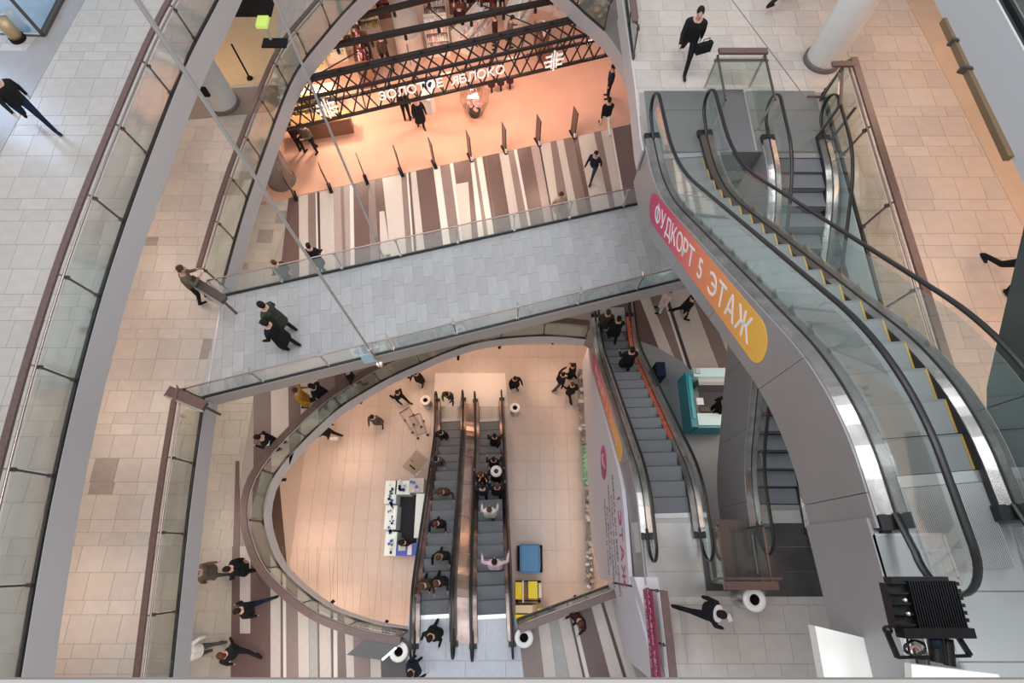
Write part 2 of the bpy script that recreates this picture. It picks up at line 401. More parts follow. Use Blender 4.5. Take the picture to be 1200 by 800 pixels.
stripe_quads(NT, NB, seq(ut, ub, ms))
# short set-in blocks where a stripe changes tone part way
stripe_quads(((531, 191), (547, 187)), ((534, 216), (550, 213)), [(531, 547, 534.5, 550.5, S_B)])
stripe_quads(((445, 248), (452, 247)), ((447, 300), (455, 298)), [(444.5, 450.5, 446, 458, S_L)])
stripe_quads(((527, 251), (537, 249)), ((530, 288), (540, 286)), [(527, 535, 530, 539, S_L)])
# bottom left family (below the ring)
def fam(v0, v1, a, b, ms): stripe_quads(((a[0], v0), (a[-1], v0)), ((b[0], v1), (b[-1], v1)), seq(a, b, ms))
REG[0] = OUTL
gap_u = [297, 317, 338, 352, 372, 392, 412, 440]; gap_m = [S_B, S_L, S_B, S_L, S_T, S_B, S_T]
fam(430, 545, gap_u, [297, 318, 339, 353, 374, 395, 415, 444], gap_m)
# dark border strip following the ring on its left
a = [272, 281, 294, 317, 329, 331, 335, 348, 361, 371, 373, 386, 390, 395, 400, 412, 430, 445, 470, 486]
b = [270, 281, 293, 317, 329, 332, 336, 350, 363, 373, 375, 389, 391, 396, 407, 416, 435, 449, 474, 490]
m_ = [S_B, S_L, S_B, S_L, S_B, S_W, S_T, S_L, S_G, S_B, S_L, S_K, S_W, S_B, S_L, S_T, S_L, S_B, S_L]
fam(640, 815, a, b, m_)
stripe_quads(((272, 540), (282, 540)), ((272, 640), (282, 640)), [(276, 281, 273, 281, S_B), (297, 318, 294, 317, S_B)])
stripe_quads(((285, 742), (317, 742)), ((285, 812), (317, 812)), [(276, 317, 274, 317, S_B)])
REG[0] = OUTR
# bottom right family
a = [604, 627, 640, 649, 662, 664.5, 669, 690, 702, 706, 717, 730, 745]
b = [617, 640, 655, 672, 688, 691, 696, 721, 737, 741, 753, 768, 790]
m_ = [S_T, S_L, S_G, S_L, S_K, S_W, S_B, S_L, S_K, S_L, S_G, S_L]
fam(700, 815, a, b, m_)
# behind the bridge on the right
REG[0] = None
a = [700, 722, 744, 756, 772, 775, 779, 806, 822, 836, 850]
b = [755, 764, 784, 799, 806, 809, 813, 846, 862, 875, 900]
m_ = [S_B, S_B, S_L, S_T, S_W, S_K, S_L, S_T, S_L, S_B]
fam(335, 440, a, b, m_)
# grey plain paving by the teal kiosk
gp = PL([(745, 398), (770, 407), (800, 424), (820, 445), (1000, 445), (1000, 620), (735, 620), (735, 440)], Z2)
g = MB().prism([(p.x, p.y) for p in gp], Z2 - .005, Z2 + .014).build('grey_paving', mat('grey_paving', (.27, .28, .29), .4, var=.05, scale=2), f2)
land = PL([(478, 724), (606, 724), (616, 815), (478, 815)], Z2)
tiles(f2, land, Z2 + .006, [1.2], 1.2, [mat('pale_blue_tile_%d' % i, c, .25, var=.05) for i, c in enumerate(((.52, .55, .62), (.49, .52, .58)))], thick=.02, jit=False)
# store floor
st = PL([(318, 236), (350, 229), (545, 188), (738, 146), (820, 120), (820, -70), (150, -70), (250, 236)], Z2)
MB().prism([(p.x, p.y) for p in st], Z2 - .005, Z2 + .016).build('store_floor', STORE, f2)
railing(ringL, 'curved glass railing with wide brown rail around the oval opening', side=1, pane=1.5, wood=.2)
railing(ringR, 'short straight glass railing beside the yellow carts at the oval opening', side=-1, pane=1.3, wood=.2)
# ================================================================ LEVEL 3
w3n = PL([(262, 335), (282, 263), (298, 213), (328, 130), (348, 85), (375, 50), (417, 2), (470, -38), (560, -60), (620, -38), (667, 0), (685, 17), (715, 45), (745, 95)], Z3)
w3nS = smooth(w3n, 4)
w3s = PL([(240, 468), (222, 600), (200, 815)], Z3)
w3sS = smooth(w3s, 4)
poly3 = [Vector((-16, -5, 0))] + [Vector((w3sS[-1].x, -5, 0))] + list(reversed(w3sS)) + w3nS + [Vector((4.2, 22, 0)), Vector((-16, 22, 0))]
f3 = slab('floor', poly3, Z3, .62, 'third level gallery floor of cream tiles on the left, beside the bridge')
t3 = [Vector((-13, -3.2, 0)), Vector((w3sS[-1].x + .1, -3.2, 0))] + [p for p in reversed(w3sS)] + w3nS[:25] + [Vector((-13, 19.5, 0))]
tiles(f3, t3, Z3, [.6, .6, .3, .3, .6, .3], .6, TILE4 + [TILED], cap=300, weights=[6, 6, 6, 6, 1])
fascia(w3nS, Z3, .62, f3, side=1); fascia(list(reversed(w3sS)), Z3, .62, f3, side=1)
bandp = PL([(215, 141), (320, 131), (330, 118), (325, 100), (200, 108)], Z3)
MB().prism([(p.x, p.y) for p in bandp], Z3, Z3 + .014).build('dark_floor_band', mat('dark_band', (.24, .20, .17), .3, var=.1), f3)
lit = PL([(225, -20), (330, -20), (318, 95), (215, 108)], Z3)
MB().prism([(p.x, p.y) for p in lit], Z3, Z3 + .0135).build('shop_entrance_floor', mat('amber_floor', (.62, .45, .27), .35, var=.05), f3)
# bridge
br = thing('footbridge', 'pale blue-grey tiled footbridge crossing the atrium between glass railings', 'bridge', (0, 0, 0))
bn0, bn1, bs0, bs1 = P(262, 347, Z3), P(745, 240, Z3), P(232, 468, Z3), P(800, 328, Z3)
ext = lambda a, b, t: a + (b - a) * t
bn2, bs2 = ext(bn0, bn1, 1.38), ext(bs0, bs1, 1.28)
bpoly = [bs0, bs2, bn2, bn0]
MB().prism([(p.x, p.y) for p in bpoly], Z3 - .55, Z3 - .002).build('deck_slab', mat('bridge_side', (.50, .47, .44), .5), br)
dirb = (bn1 - bn0); angb = math.atan2(dirb.y, dirb.x)
tiles(br, bpoly, Z3 + .004, [.3], .6, TILEB, name='deck_tile', ang=angb - R(6) + R(90), cap=300, gap=.01)
MB().sweep([bs0, bs2], [(0, -.55), (.05, -.55), (.05, .04), (0, .04)]).build('edge_beam', mat('bridge_edge', (.50, .46, .43), .5), br)
MB().sweep([bn0, bn2], [(-.05, -.55), (0, -.55), (0, .04), (-.05, .04)]).build('edge_beam', MATS['bridge_edge'], br)
MB().bar(P(260, 349, Z3 + .012), P(244, 452, Z3 + .012), .05, .02).build('threshold_strip', mat('pale_steel', (.75, .75, .75), .3, .6), br)
railing([bn0, bn2], 'far glass railing of the footbridge, on the shop side', h=1.0, side=-1, pane=1.75, wood=0, lean=.0, gl=GLC, postm=STEEL)
railing([bs0, bs2], 'near glass railing of the footbridge, above the oval opening', h=1.0, side=1, pane=1.75, wood=0, lean=.0, gl=GLC, postm=STEEL)
rn = railing(resample(w3nS[:12 * 4], .5)[0:], 'glass railing with brown rail curving around the left side of the shop void', side=1)
rs = railing(list(reversed(w3sS)), 'glass railing with brown rail running down from the near end of the footbridge', side=1)
for (u0, v0), (u1, v1), lab in (((222, 327), (262, 352), 'steel and wood end cap of the railing beside the far bridge corner'), ((196, 458), (240, 476), 'brown wood end cap of the railing at the near bridge corner')):
    a, b = P(u0, v0, Z3 + 1.05), P(u1, v1, Z3 + 1.0)
    t = thing('railing_end', lab, 'railing', (a.x, a.y, Z3)); o = Vector((a.x, a.y, Z3))
    MB().bar(a - o, b - o, .28, .06).build('cap_board', WOOD if v0 > 400 else DSTEEL, t)
    for q in (a.lerp(b, .12) - o, a.lerp(b, .88) - o): MB().bar(Vector((q.x, q.y, 0)), Vector((q.x, q.y, q.z)), .05, .05).build('post', DSTEEL, t)
    MB().bar(a - o + Vector((0, -.02, -.06)), b - o + Vector((0, -.02, -.06)), .24, .05).build('under_board', DSTEEL, t)
    MB().bar(a - o + Vector((0, -.14, .03)), b - o + Vector((0, -.14, .03)), .05, .03).build('steel_edge', STEEL, t)
# south-east part of level 3 (landing of the two lower escalators)
e3 = [(3.05, .95), (8.9, .95), (8.9, 9), (14, 9), (14, -5), (3.6, -5)]
f3e = slab('floor', e3, Z3, .62, 'third level landing floor of cream tiles at lower right, where the waiter walks')
tiles(f3e, [(3.3, -3.6), (9.2, -3.6), (9.2, -.72), (3.15, -.72)], Z3, [.6, .6, .3, .3, .6], .6, TILE4C, cap=120)
# ================================================================ LEVEL 4
e4 = PL([(285, -60), (257, 0), (213, 88), (147, 263), (102, 410), (60, 590), (25, 790), (20, 830)], Z4)
e4S = smooth(e4, 4)
f4 = slab('floor', [Vector((-18, -6, 0)), Vector((e4S[-1].x, -6, 0))] + list(reversed(e4S)) + [Vector((-6, 20, 0)), Vector((-18, 20, 0))], Z4, .65, 'fourth level gallery floor of pale tiles along the left edge')
tiles(f4, [Vector((-15, -3, 0)), Vector((e4S[-1].x, -3, 0))] + list(reversed(e4S)) + [Vector((-7, 16, 0)), Vector((-15, 16, 0))], Z4, [.6, .3, .3, .6, .6], .6, TILE4C + TILE4[:1], cap=300, origin=(0, .12))
fascia(e4S, Z4, .66, f4, side=-1, m=WHITE)
railing(e4S, 'long glass railing with brown rail sweeping down the left side', side=-1, h=1.05, pane=1.75)
PITX0, PITX1, PITY = 3.02, 7.62, 8.95
e4r = PL([(722, -70), (730, 0), (745, 100), (752, 168)], Z4)
r4 = [(p.x, p.y) for p in e4r] + [(3.1, PITY), (PITX1, PITY), (PITX1, -5), (15, -5), (15, 20), (2.6, 20)]
f4r = slab('floor', r4, Z4, .65, 'fourth level floor of cream tiles on the right around the escalator pit')
tiles(f4r, [(p.x, p.y) for p in e4r] + [(3.12, 10.75), (PITX1, 10.75), (PITX1, 2.5), (14, 2.5), (14, 15.5), (2.8, 15.5)], Z4, [.6, .6, .3, .3, .6, .3], .6, TILE4, cap=300)
fascia(e4r[1:] + [Vector((3.08, PITY, Z4))], Z4, .65, f4r, side=1); fascia([Vector((PITX1, PITY, Z4)), Vector((PITX1, -2, Z4))], Z4, .65, f4r, side=1, m=mat('pit_fascia', (.62, .68, .66), .4))
fascia([Vector((3.1, PITY, Z4)), Vector((PITX1, PITY, Z4))], Z4, .65, f4r, side=1, m=CLADD)
# landing plates
for x0, x1 in ((3.25, 4.9), (5.75, 7.45)):
    for k in range(3):
        MB().box(((x0 + x1) / 2, 9.25 + k * .62, Z4 + .006), (x1 - x0, .61, .02)).build('landing_plate', PLATE, f4r)
MB().box((5.3, 9.9, Z4 + .002), (.8, 1.9, .012)).build('dark_infill', CLADD, f4r)
# the border strip near the right wall
bs = PL([(1062, 0), (1190, 250), (1235, 340), (1290, 340), (1290, 0)], Z4)
MB().prism([(p.x, p.y) for p in bs], Z4, Z4 + .014).build('border_band', mat('border_beige', (.50, .40, .31), .3, var=.06, scale=3), f4r)
MB().bar(P(858, 0, Z4 + .012), P(942, 112, Z4 + .012), .02, .012).build('joint_strip', mat('joint_strip', (.25, .2, .18), .4), f4r)
# dark border strip of upper left gallery
sb = PL([(100, 0), (55, 80), (0, 180), (-60, 180), (-60, 60), (30, 60), (78, 0)], Z4)
MB().prism([(p.x, p.y) for p in sb], Z4, Z4 + .014).build('border_band', mat('border_taupe', (.33, .31, .31), .3, var=.06, scale=3), f4)
railing(PL([(728, -40), (742, 70)], Z4), 'short glass railing with brown rail above the white beam near the shop void', side=-1, pane=1.4)
railing([Vector((PITX1, 10.7, Z4)), Vector((PITX1, -1, Z4))], 'glass railing with brown rail along the right side of the escalator pit', side=1, pane=2.05, wood=.15)
# glass end of pit between the escalators
t = thing('pit_railing', 'small glass railing with brown top between the two upper escalators', 'railing', (5.3, 10.9, Z4))
MB().box((0, .0, 1.06), (1.12, .16, .06)).build('handrail', WOOD, t)
MB().box((0, -.1, .9), (1.25, .04, .05)).build('rail_tube', RSTEEL, t)
for sx in (-.55, .55):
    for yy in (0, -1.3): MB().bar((sx, yy, 0), (sx * .97, yy, .95), .04, .04).build('post', STEEL, t)
    MB().box((sx, -.65, .5), (.012, 1.25, .8)).build('glass_pane', GL, t)
    MB().bar((sx, 0, .95), (sx, -1.35, .95), .04, .04).build('side_rail', DSTEEL, t)
MB().box((0, 0, .5), (1.05, .012, .8)).build('glass_pane', GL, t)
t = thing('pit_railing', 'steel framed glass railing joining the pit rail beside the white column', 'railing', (7.55, 10.6, Z4))
MB().box((-.02, -.1, 1.06), (.55, .14, .06)).build('handrail', WOOD, t)
for x0, x1, yy in ((-.5, 0, 0),):
    MB().bar((-.32, 0, .02), (0.02, 0, .02), .04, .04).build('bottom_rail', DSTEEL, t)
for px, py in ((-.3, -1.2), (-.02, -.1), (.0, -1.3)): MB().bar((px, py, 0), (px, py, 1.0), .045, .045).build('post', DSTEEL, t)
MB().bar((-.3, -1.2, .98), (-.02, -.1, .98), .05, .05).build('side_rail', DSTEEL, t)
MB().bar((-.3, -1.2, .85), (-.02, -.1, .85), .03, .03).build('side_rail', STEEL, t)
MB().add([(-.3, -1.2, .08), (-.02, -.1, .08), (-.02, -.1, .8), (-.3, -1.2, .8)], [(0, 1, 2, 3)]).build('glass_pane', GL, t)
# ================================================================ LEVEL 5 and the camera's own parapet
_a = PL([(1161, 455), (1200, 285), (1222, 190)], Z5 - .75); _b = PL([(1210, 230), (1097, 0), (1068, -60)], Z5 - .8)
l5 = [(5.75, -2), (5.55, .2)] + [(p.x, p.y) for p in _a] + [(p.x, p.y) for p in _b] + [(_b[-1].x, 18), (16, 18), (16, -4)]
f5 = slab('floor', l5, Z5, .7, 'fifth level floor edge at the right side of the picture', top=mat('dark_green_panel', (.045, .065, .06), .25, .1))
ed = [Vector((5.55, .2, Z5))] + [p + Vector((0, 0, .75)) for p in PL([(1161, 455), (1200, 285), (1222, 190)], Z5 - .75)]
MB().sweep(ed, [(0, -.75), (-.05, -.75), (-.05, .95), (0, .95)]).build('fascia_panel', mat('dark_green_panel', (.045, .065, .06), .25, .1), f5)
ed2 = [p + Vector((0, 0, .8)) for p in PL([(1210, 230), (1097, 0), (1068, -60)], Z5 - .8)]
fascia(ed2, Z5, .8, f5, side=-1, m=mat('pale_grey_fascia', (.50, .51, .53), .5))
MB().sweep(PL([(1106, 24), (1182, 186)], Z5 - .8), [(-.05, -.05), (.05, -.05), (.05, .06), (-.05, .06)]).build('bronze_strip', mat('bronze_strip', (.30, .20, .12), .3, .5), f5)
for u, v in ((1119, 50), (1131, 82)):
    p = P(u, v, Z5 - .78); MB().box(p, (.18, .05, .14), R(-20)).build('strip_bracket', DSTEEL, f5)
railing([p + Vector((.12, 0, 0)) for p in ed2], 'fifth level railing with brown rail at the top right corner', side=-1, pane=1.8)
# landing of the big escalator on level 5
g5 = PL([(1013, 607), (1034, 680), (1053, 750), (1066, 800)], Z5)
f5b = slab('floor', [(p.x + .07, p.y) for p in g5] + [(g5[-1].x + .07, -3), (7.6, -3), (7.6, .5)], Z5 - .03, .5, 'metal clad landing of the big escalator at lower right', top=mat('landing_grey', (.30, .31, .31), .4, .5))
fascia(g5 + [Vector((g5[-1].x, -3, Z5))], Z5, 1.25, f5b, m=CLAD, side=-1, name='side_panel', seg=.8)
X0 = g5[0].x
for dx0, dx1, mm in ((.04, .10, STEEL), (.13, .20, DSTEEL), (.24, .52, PLATE)):
    q = [Vector((p.x + (dx0 + dx1) / 2, p.y, Z5)) for p in g5] + [Vector((g5[-1].x + (dx0 + dx1) / 2, -2.5, Z5))]
    MB().sweep(q, [(-(dx1 - dx0) / 2, -.03), ((dx1 - dx0) / 2, -.03), ((dx1 - dx0) / 2, .012), (-(dx1 - dx0) / 2, .012)]).build('edge_profile', mm, f5b)
for k in range(5):
    for n_, (x0, x1) in enumerate(((X0 + .60, 5.2), (5.24, 6.1), (6.15, 7.3))):
        MB().box(((x0 + x1) / 2, .05 - k * .62, Z5 - .018), (x1 - x0, .605, .03)).build('floor_plate', PLATE if n_ else COMB, f5b)
for k in range(9):
    MB().lathe([(0, .006), (.012, .004), (.014, 0)], 8, (5.2 + .2 * k, -.5, Z5 - .003)).build('bolt_head', STEEL, f5b)
hp = PL([(1022, 627), (1103, 626), (1122, 678), (1037, 678)], Z5)
MB().prism([(p.x, p.y) for p in hp], Z5 - .004, Z5 + .022).build('hatch_plate', COMB, f5b)
for p_, q_ in zip(hp, hp[1:] + hp[:1]): MB().bar(p_ + Vector((0, 0, .02)), q_ + Vector((0, 0, .02)), .03, .02).build('hatch_frame', STEEL, f5b)
par = structure('trim_1', 'pale grey parapet ledge along the bottom edge')
MB().box((0, -.785, 23.09), (14, 1.2, .02)).build('ledge_board', mat('parapet', (.25, .235, .22), .6, var=.03), par)
MB().box((0, -1.0, 22.5), (14, .7, 1.04)).build('parapet_wall', mat('parapet_wall', (.5, .49, .47), .6), par)
# white soffit panels under the fifth level, lower right
sp = tag(MB().prism([(p.x, p.y) for p in PL([(955, 733), (1041, 754), (1056, 805), (968, 805)], Z5 - .6)], Z5 - .75, Z5 - .6).build('soffit_panel', mat('soffit_white', (.72, .71, .67), .6)), 'off-white panel standing out beside the foot of the grey escalator side', 'panel')
sp2 = tag(MB().prism([(p.x, p.y) for p in PL([(1068, 778), (1170, 790), (1180, 812), (1070, 812)], Z5 + .3)], Z5 + .2, Z5 + .3).build('soffit_panel', MATS['soffit_white']), 'narrow off-white panel just below the floodlight', 'panel')
# ================================================================ ESCALATORS
def clampf(x, a, b): return max(a, min(b, x))
class Esc:
    def __init__(s, label, B, T, w=1.25, flat=.75, tread=None, nb=1.1, nt=1.1, clad=CLAD, cladh=1.05, lside=True, rside=True, innerR=None, ext=(1.3, 1.3), deckm=None, outer=.14, r=.7, cap=(.55, .45), yel=False, hr=.9, edge_shade=None, rs=.68):
        s.B, s.T = Vector(B), Vector(T); d = s.T - s.B; s.L = math.hypot(d.x, d.y); s.H = d.z; s.rz = math.atan2(-d.x, d.y)
        s.w, s.flat = w, flat; s.nb, s.nt = nb, nt; s.r = r
        t = s.t = thing('escalator', label, 'escalator', s.B, s.rz)
        ys = lambda a, b, st=.12: [a + (b - a) * k / max(1, round((b - a) / st)) for k in range(max(1, round((b - a) / st)) + 1)]
        hw = w / 2; tread = tread or TREAD; deckm = deckm or DECK
        # steps
        n = int(s.L / .4); st = MB().box((0, 0, -.11), (w - .30, .395, .22)); st.box((0, -.188, .001), (w - .30, .022, .006), mi=2)  # dark edge strip paints the shadow line between steps
        for sx in ((-1,) if yel else ()): st.box((sx * (w / 2 - .165), 0, .001), (.03, .38, .006), mi=1)
        sm = st.mesh('step', [tread, YEL, edge_shade or SKIRT]); pit = MB()
        for k in range(n):
            y = (k + .5) * s.L / n; link('step', sm, t, (0, y, s.h(y + .12) - .01))
        full = [(0, y, s.h(y)) for y in ys(-ext[0], s.L + ext[1])]
        run = [(0, y, s.h(y)) for y in ys(-cap[0], s.L + cap[1])]
        MB().sweep(full, [(-hw - outer + .02, -.34), (hw + outer - .02, -.34), (hw + outer - .02, -.30), (-hw - outer + .02, -.30)]).build('truss_floor', SKIRT, t)
        for sd, nm in ((-1, 'left'), (1, 'right')):
            S = lambda pts: pts if sd > 0 else [(-x, z) for x, z in reversed(pts)]
            MB().sweep(run, S([(hw - .17, -.3), (hw - .15, -.3), (hw - .13, .10), (hw - .15, .10)])).build('skirt', SKIRT, t)
            sec = S([(hw - .14, .09), (hw - .015, .09), (hw - .015, .125), (hw - .14, .105)])
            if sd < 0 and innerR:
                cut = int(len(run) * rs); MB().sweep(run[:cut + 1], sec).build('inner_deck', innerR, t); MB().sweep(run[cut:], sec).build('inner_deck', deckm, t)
            else: MB().sweep(run, sec).build('inner_deck', deckm, t)
            MB().sweep(run, S([(hw + .015, .09), (hw + outer, .09), (hw + outer, .105), (hw + .015, .125)])).build('outer_deck', deckm, t)
            MB().sweep(run, S([(hw - .015, .08), (hw + .015, .08), (hw + .015, .14), (hw - .015, .14)])).build('glass_seal', BLACK, t)
            if (lside if sd < 0 else rside):
                yy = ys(-ext[0], s.L + ext[1], .12); per = 14; i = 0
                while i < len(yy) - 1:
                    j = min(len(yy) - 1, i + per)
                    MB().sweep([(0, y, s.h(y)) for y in [yy[i] + .008] + yy[i + 1:j + 1]], S([(hw + outer - .005, -cladh), (hw + outer + .025, -cladh), (hw + outer + .025, .088), (hw + outer - .005, .088)])).build('side_panel', clad, t); i = j
            # glass panes, straight runs and newel ends
            gp = ys(-nb + .38, s.L + nt - .38, 1.4)
            for a, b in zip(gp[:-1], gp[1:]):
                MB().sweep([(sd * hw, y, s.h(y)) for y in ys(a + .006, b - .006, .14)], [(-.006, .13), (.006, .13), (.006, .87), (-.006, .87)]).build('glass_pane', GLC, t)
            for yc, sg, zc in ((-nb + .38, -1, 0), (s.L + nt - .38, 1, s.H)):
                vs = [(sd * hw, yc, zc + .13), (sd * hw, yc, zc + .87)] + [(sd * hw, yc + sg * .36 * math.sin(R(a)), zc + .5 + .37 * math.cos(R(a))) for a in range(15, 166, 15)]
                MB().add(vs, [tuple(range(len(vs)))]).build('newel_glass', GLC, t)
            pth = [(sd * hw, y, s.h(y) + hr) for y in ys(-nb + .38, s.L + nt - .38)]
            arcT = [(sd * hw, s.L + nt - .38 + .38 * math.sin(R(a)), s.H + hr - .38 + .38 * math.cos(R(a))) for a in range(12, 181, 12)]
            arcB = [(sd * hw, -nb + .38 - .38 * math.sin(R(a)), hr - .38 + .38 * math.cos(R(a))) for a in range(180, 11, -12)]
            arcT.append((sd * hw, s.L + nt - .75, s.H + .12)); arcB.insert(0, (sd * hw, -nb + .75, .12))
            PT = [Vector(p) for p in arcB + pth + arcT]; m = MB(); vs = []; N = len(PT)
            for i, p in enumerate(PT):
                d = (PT[min(N - 1, i + 1)] - PT[max(0, i - 1)]); d.normalize(); nn = Vector((0, -d.z, d.y))
                for lx, ln in ((-.036, -.012), (.036, -.012), (.036, .012), (.026, .022), (-.026, .022), (-.036, .012)): vs.append(p + Vector((lx, 0, 0)) + nn * ln)
            m.add(vs, [(i * 6 + k, i * 6 + (k + 1) % 6, (i + 1) * 6 + (k + 1) % 6, (i + 1) * 6 + k) for i in range(N - 1) for k in range(6)], 0, True).build('handrail', BLACK, t)
            for yc, zc in ((-cap[0] - .07, 0), (s.L + cap[1] + .07, s.H)):
                MB().box((sd * hw, yc, zc + .03), (.30 + outer - .14, .16, .17)).build('end_cap', BLACK, t)
        for yc, zc, sg in ((0, 0, -1), (s.L, s.H, 1)):
            MB().box((0, yc + sg * .06, zc + .008), (w - .30, .12, .03)).build('comb_plate', COMB, t)
            MB().box((0, yc + sg * .55, zc + .0), (w - .30, .85, .03)).build('floor_plate', PLATE, t)
        MB().sweep(full, [(-hw - outer, -cladh), (hw + outer, -cladh), (hw + outer, -cladh + .03), (-hw - outer, -cladh + .03)]).build('underside', clad, t)
    def h(s, y):
        a, b = s.flat, s.L - s.flat; r = s.r
        g = s.H / (b - a)
        def ramp(x): # smooth max(0,x)
            if x < -r: return 0
            if x > r: return x
            return (x + r) ** 2 / (4 * r)
        return g * (ramp(y - a) - ramp(y - b))
    def at(s, y, x=0, dz=0):
        M = Matrix.Translation(s.B) @ Matrix.Rotation(s.rz, 4, 'Z'); return M @ Vector((x, y, s.h(y) + dz))
    def onpx(s, u, v):
        """standing place on the steps for a person seen at (u, v)"""
        best = None
        for k in range(200):
            y = s.L * k / 199; z = s.B.z + s.h(y); p = P(u, v, z + 1.0); q = s.at(y)
            e = abs(p.y - q.y)
            if best is None or e < best[0]: best = (e, y, p.x, z)
        return Vector((best[2], s.at(best[1]).y, best[3]))
EA = Esc('big escalator in front rising to the fifth floor, with the coloured pill sign', (3.97, 8.75, Z4), (4.56, .9, Z5), w=1.26, hr=.99, edge_shade=mat('edge_shade_teal_grey', (.16, .18, .18), .5), cap=(.55, .38), innerR=mat('dark_reflection_deck', (.20, .155, .135), .3, .9), rs=.6, flat=1.0, r=1.0, yel=True, cladh=1.25, nb=1.25, nt=1.12, ext=(.35, .5), outer=.19)  # reflection of dark surroundings is coloured into part of one inner deck
EB = Esc('escalator running down from the fourth to the third floor beside the pit railing', (6.62, 1.35, Z3), (6.66, 8.75, Z4), w=1.3, nb=1.15, nt=1.25, cladh=1.9, ext=(1.6, .3), clad=CLAD, tread=TREADC)
ED = Esc('escalator rising to the third floor behind the white sign wall, orange reflection painted on inner deck', (3.75, 7.95, Z2), (3.9, 1.15, Z3), w=1.28, nb=1.1, nt=1.1, flat=.8, cladh=1.1, ext=(1.3, 1.6), innerR=mat('coral_reflection_deck', (.60, .14, .07), .35, .15, var=.3, scale=9), tread=TREADC)  # coral stretch of inner deck is a reflection put into the colour
EM1 = Esc('left escalator of the central pair climbing out of the oval opening', (-2.72, 5.85, Z1), (-2.36, -1.45, Z2), w=1.18, nb=1.25, nt=1.15, flat=.7, cap=(.9, .75), cladh=.9, ext=(1.0, .6), clad=CLADD, tread=TREADC, outer=.07, deckm=mat('copper_tinted_deck', (.26, .20, .185), .28, .95, var=.4, scale=2))
EM2 = Esc('right escalator of the central pair climbing out of the oval opening', (-1.0, 5.85, Z1), (-.62, -1.45, Z2), w=1.18, nb=1.25, nt=1.15, flat=.7, cap=(.9, .75), cladh=.9, ext=(1.0, .6), clad=CLADD, tread=TREADC, outer=.07, deckm=MATS['copper_tinted_deck'])
# centre panel between the central pair
cp = thing('centre_panel', 'shiny copper toned metal panel between the central pair of escalators', 'panel', (0, 0, 0))
n = 7
for k in range(n):
    pts = []
    for j in range(7):
        y = -.8 + (EM1.L + 1.6) * (k + j / 6 * .985) / n
        a = EM1.at(clampf(y, 0, EM1.L), EM1.w / 2 * -1 - .07, .07); a.y = EM1.at(0).y - y if False else EM1.at(y).y; b = EM2.at(y, EM2.w / 2 + .07, .07)
        a = EM1.at(y, -EM1.w / 2 - .07, .07)
        pts.append((a, b))
    m = MB(); vs = [q for ab in pts for q in ab]; vs2 = [q - Vector((0, 0, .03)) for q in vs]; N = len(pts)
    fs = [(2 * i, 2 * i + 2, 2 * i + 3, 2 * i + 1) for i in range(N - 1)]
    fs += [tuple(q + 2 * N for q in reversed(f)) for f in fs] + [(0, 1, 1 + 2 * N, 2 * N), (2 * N - 1, 2 * N - 2, 4 * N - 2, 4 * N - 1)]
    m.add(vs + vs2, fs).build('metal_sheet', mat('copper_sheet', (.56, .40, .33), .2, 1, var=.3, scale=1.5) if 0 < k < 6 else MATS['copper_tinted_deck'], cp)
# ---------------------------------------------------------------- lettering
GLY = {}
def glyph(ch):
    """outline of one letter as flat triangles; three letters are put together from simpler strokes"""
    if ch in GLY: return GLY[ch]
    if ch in 'ЭЯ':
        v, f, w = glyph('C' if ch == 'Э' else 'R'); v = [(w - x, y) for x, y in v]; f = [tuple(reversed(q)) for q in f]
        if ch == 'Э': k = len(v); v = v + [(w * .35, .32), (w * .92, .32), (w * .92, .40), (w * .35, .40)]; f = f + [(k, k + 1, k + 2, k + 3)]
    elif ch == 'Ф':
        v, f, w = glyph('O'); k = len(v); v = v + [(w / 2 - .045, -.04), (w / 2 + .045, -.04), (w / 2 + .045, .77), (w / 2 - .045, .77)]; f = f + [(k, k + 1, k + 2, k + 3)]
    elif ch == ' ': v, f, w = [], [], .22
    else:
        cu = bpy.data.curves.new('glyph', 'FONT'); cu.body = ch; cu.size = 1; cu.resolution_u = 4
        o = bpy.data.objects.new('glyph', cu); COL.objects.link(o)
        dg = bpy.context.evaluated_depsgraph_get(); me = bpy.data.meshes.new_from_object(o.evaluated_get(dg)); bpy.data.objects.remove(o)
        x0 = min(p.co.x for p in me.vertices); v = [(p.co.x - x0, p.co.y) for p in me.vertices]; f = [tuple(p.vertices) for p in me.polygons]; w = max(x for x, y in v)
        bpy.data.meshes.remove(me)
    GLY[ch] = (v, f, w); return GLY[ch]
def text_mesh(txt, size, m, name, parent, mtx, ex=.004, bold=0, sx=1, gap=.10):
    V, F, x = [], [], 0
    for ch in txt:
        v, f, w = glyph(ch); k = len(V); V += [(a + x, b - .35, 0) for a, b in v]; F += [tuple(i + k for i in q) for q in f]; x += w + gap
    n = len(V); W = x - gap; T = mtx @ Matrix.Diagonal((sx * size, size, 1, 1)) @ Matrix.Translation((-W / 2, 0, 0))
    edge = {}
    for q in F:
        for i in range(len(q)):
            e = (q[i], q[(i + 1) % len(q)])
            if (e[1], e[0]) in edge: del edge[(e[1], e[0])]
            else: edge[e] = 1
    V2 = [(a, b, ex) for a, b, _ in V] + [(a, b, -ex) for a, b, _ in V]
    F2 = F + [tuple(i + n for i in reversed(q)) for q in F] + [(b, a, a + n, b + n) for a, b in edge]
    me = bpy.data.meshes.new(name); me.from_pydata(V2, [], F2); me.transform(T); me.materials.append(m); me.update()
    return link(name, me, parent)
LET = mat('white_lettering', (.85, .85, .85), .5)
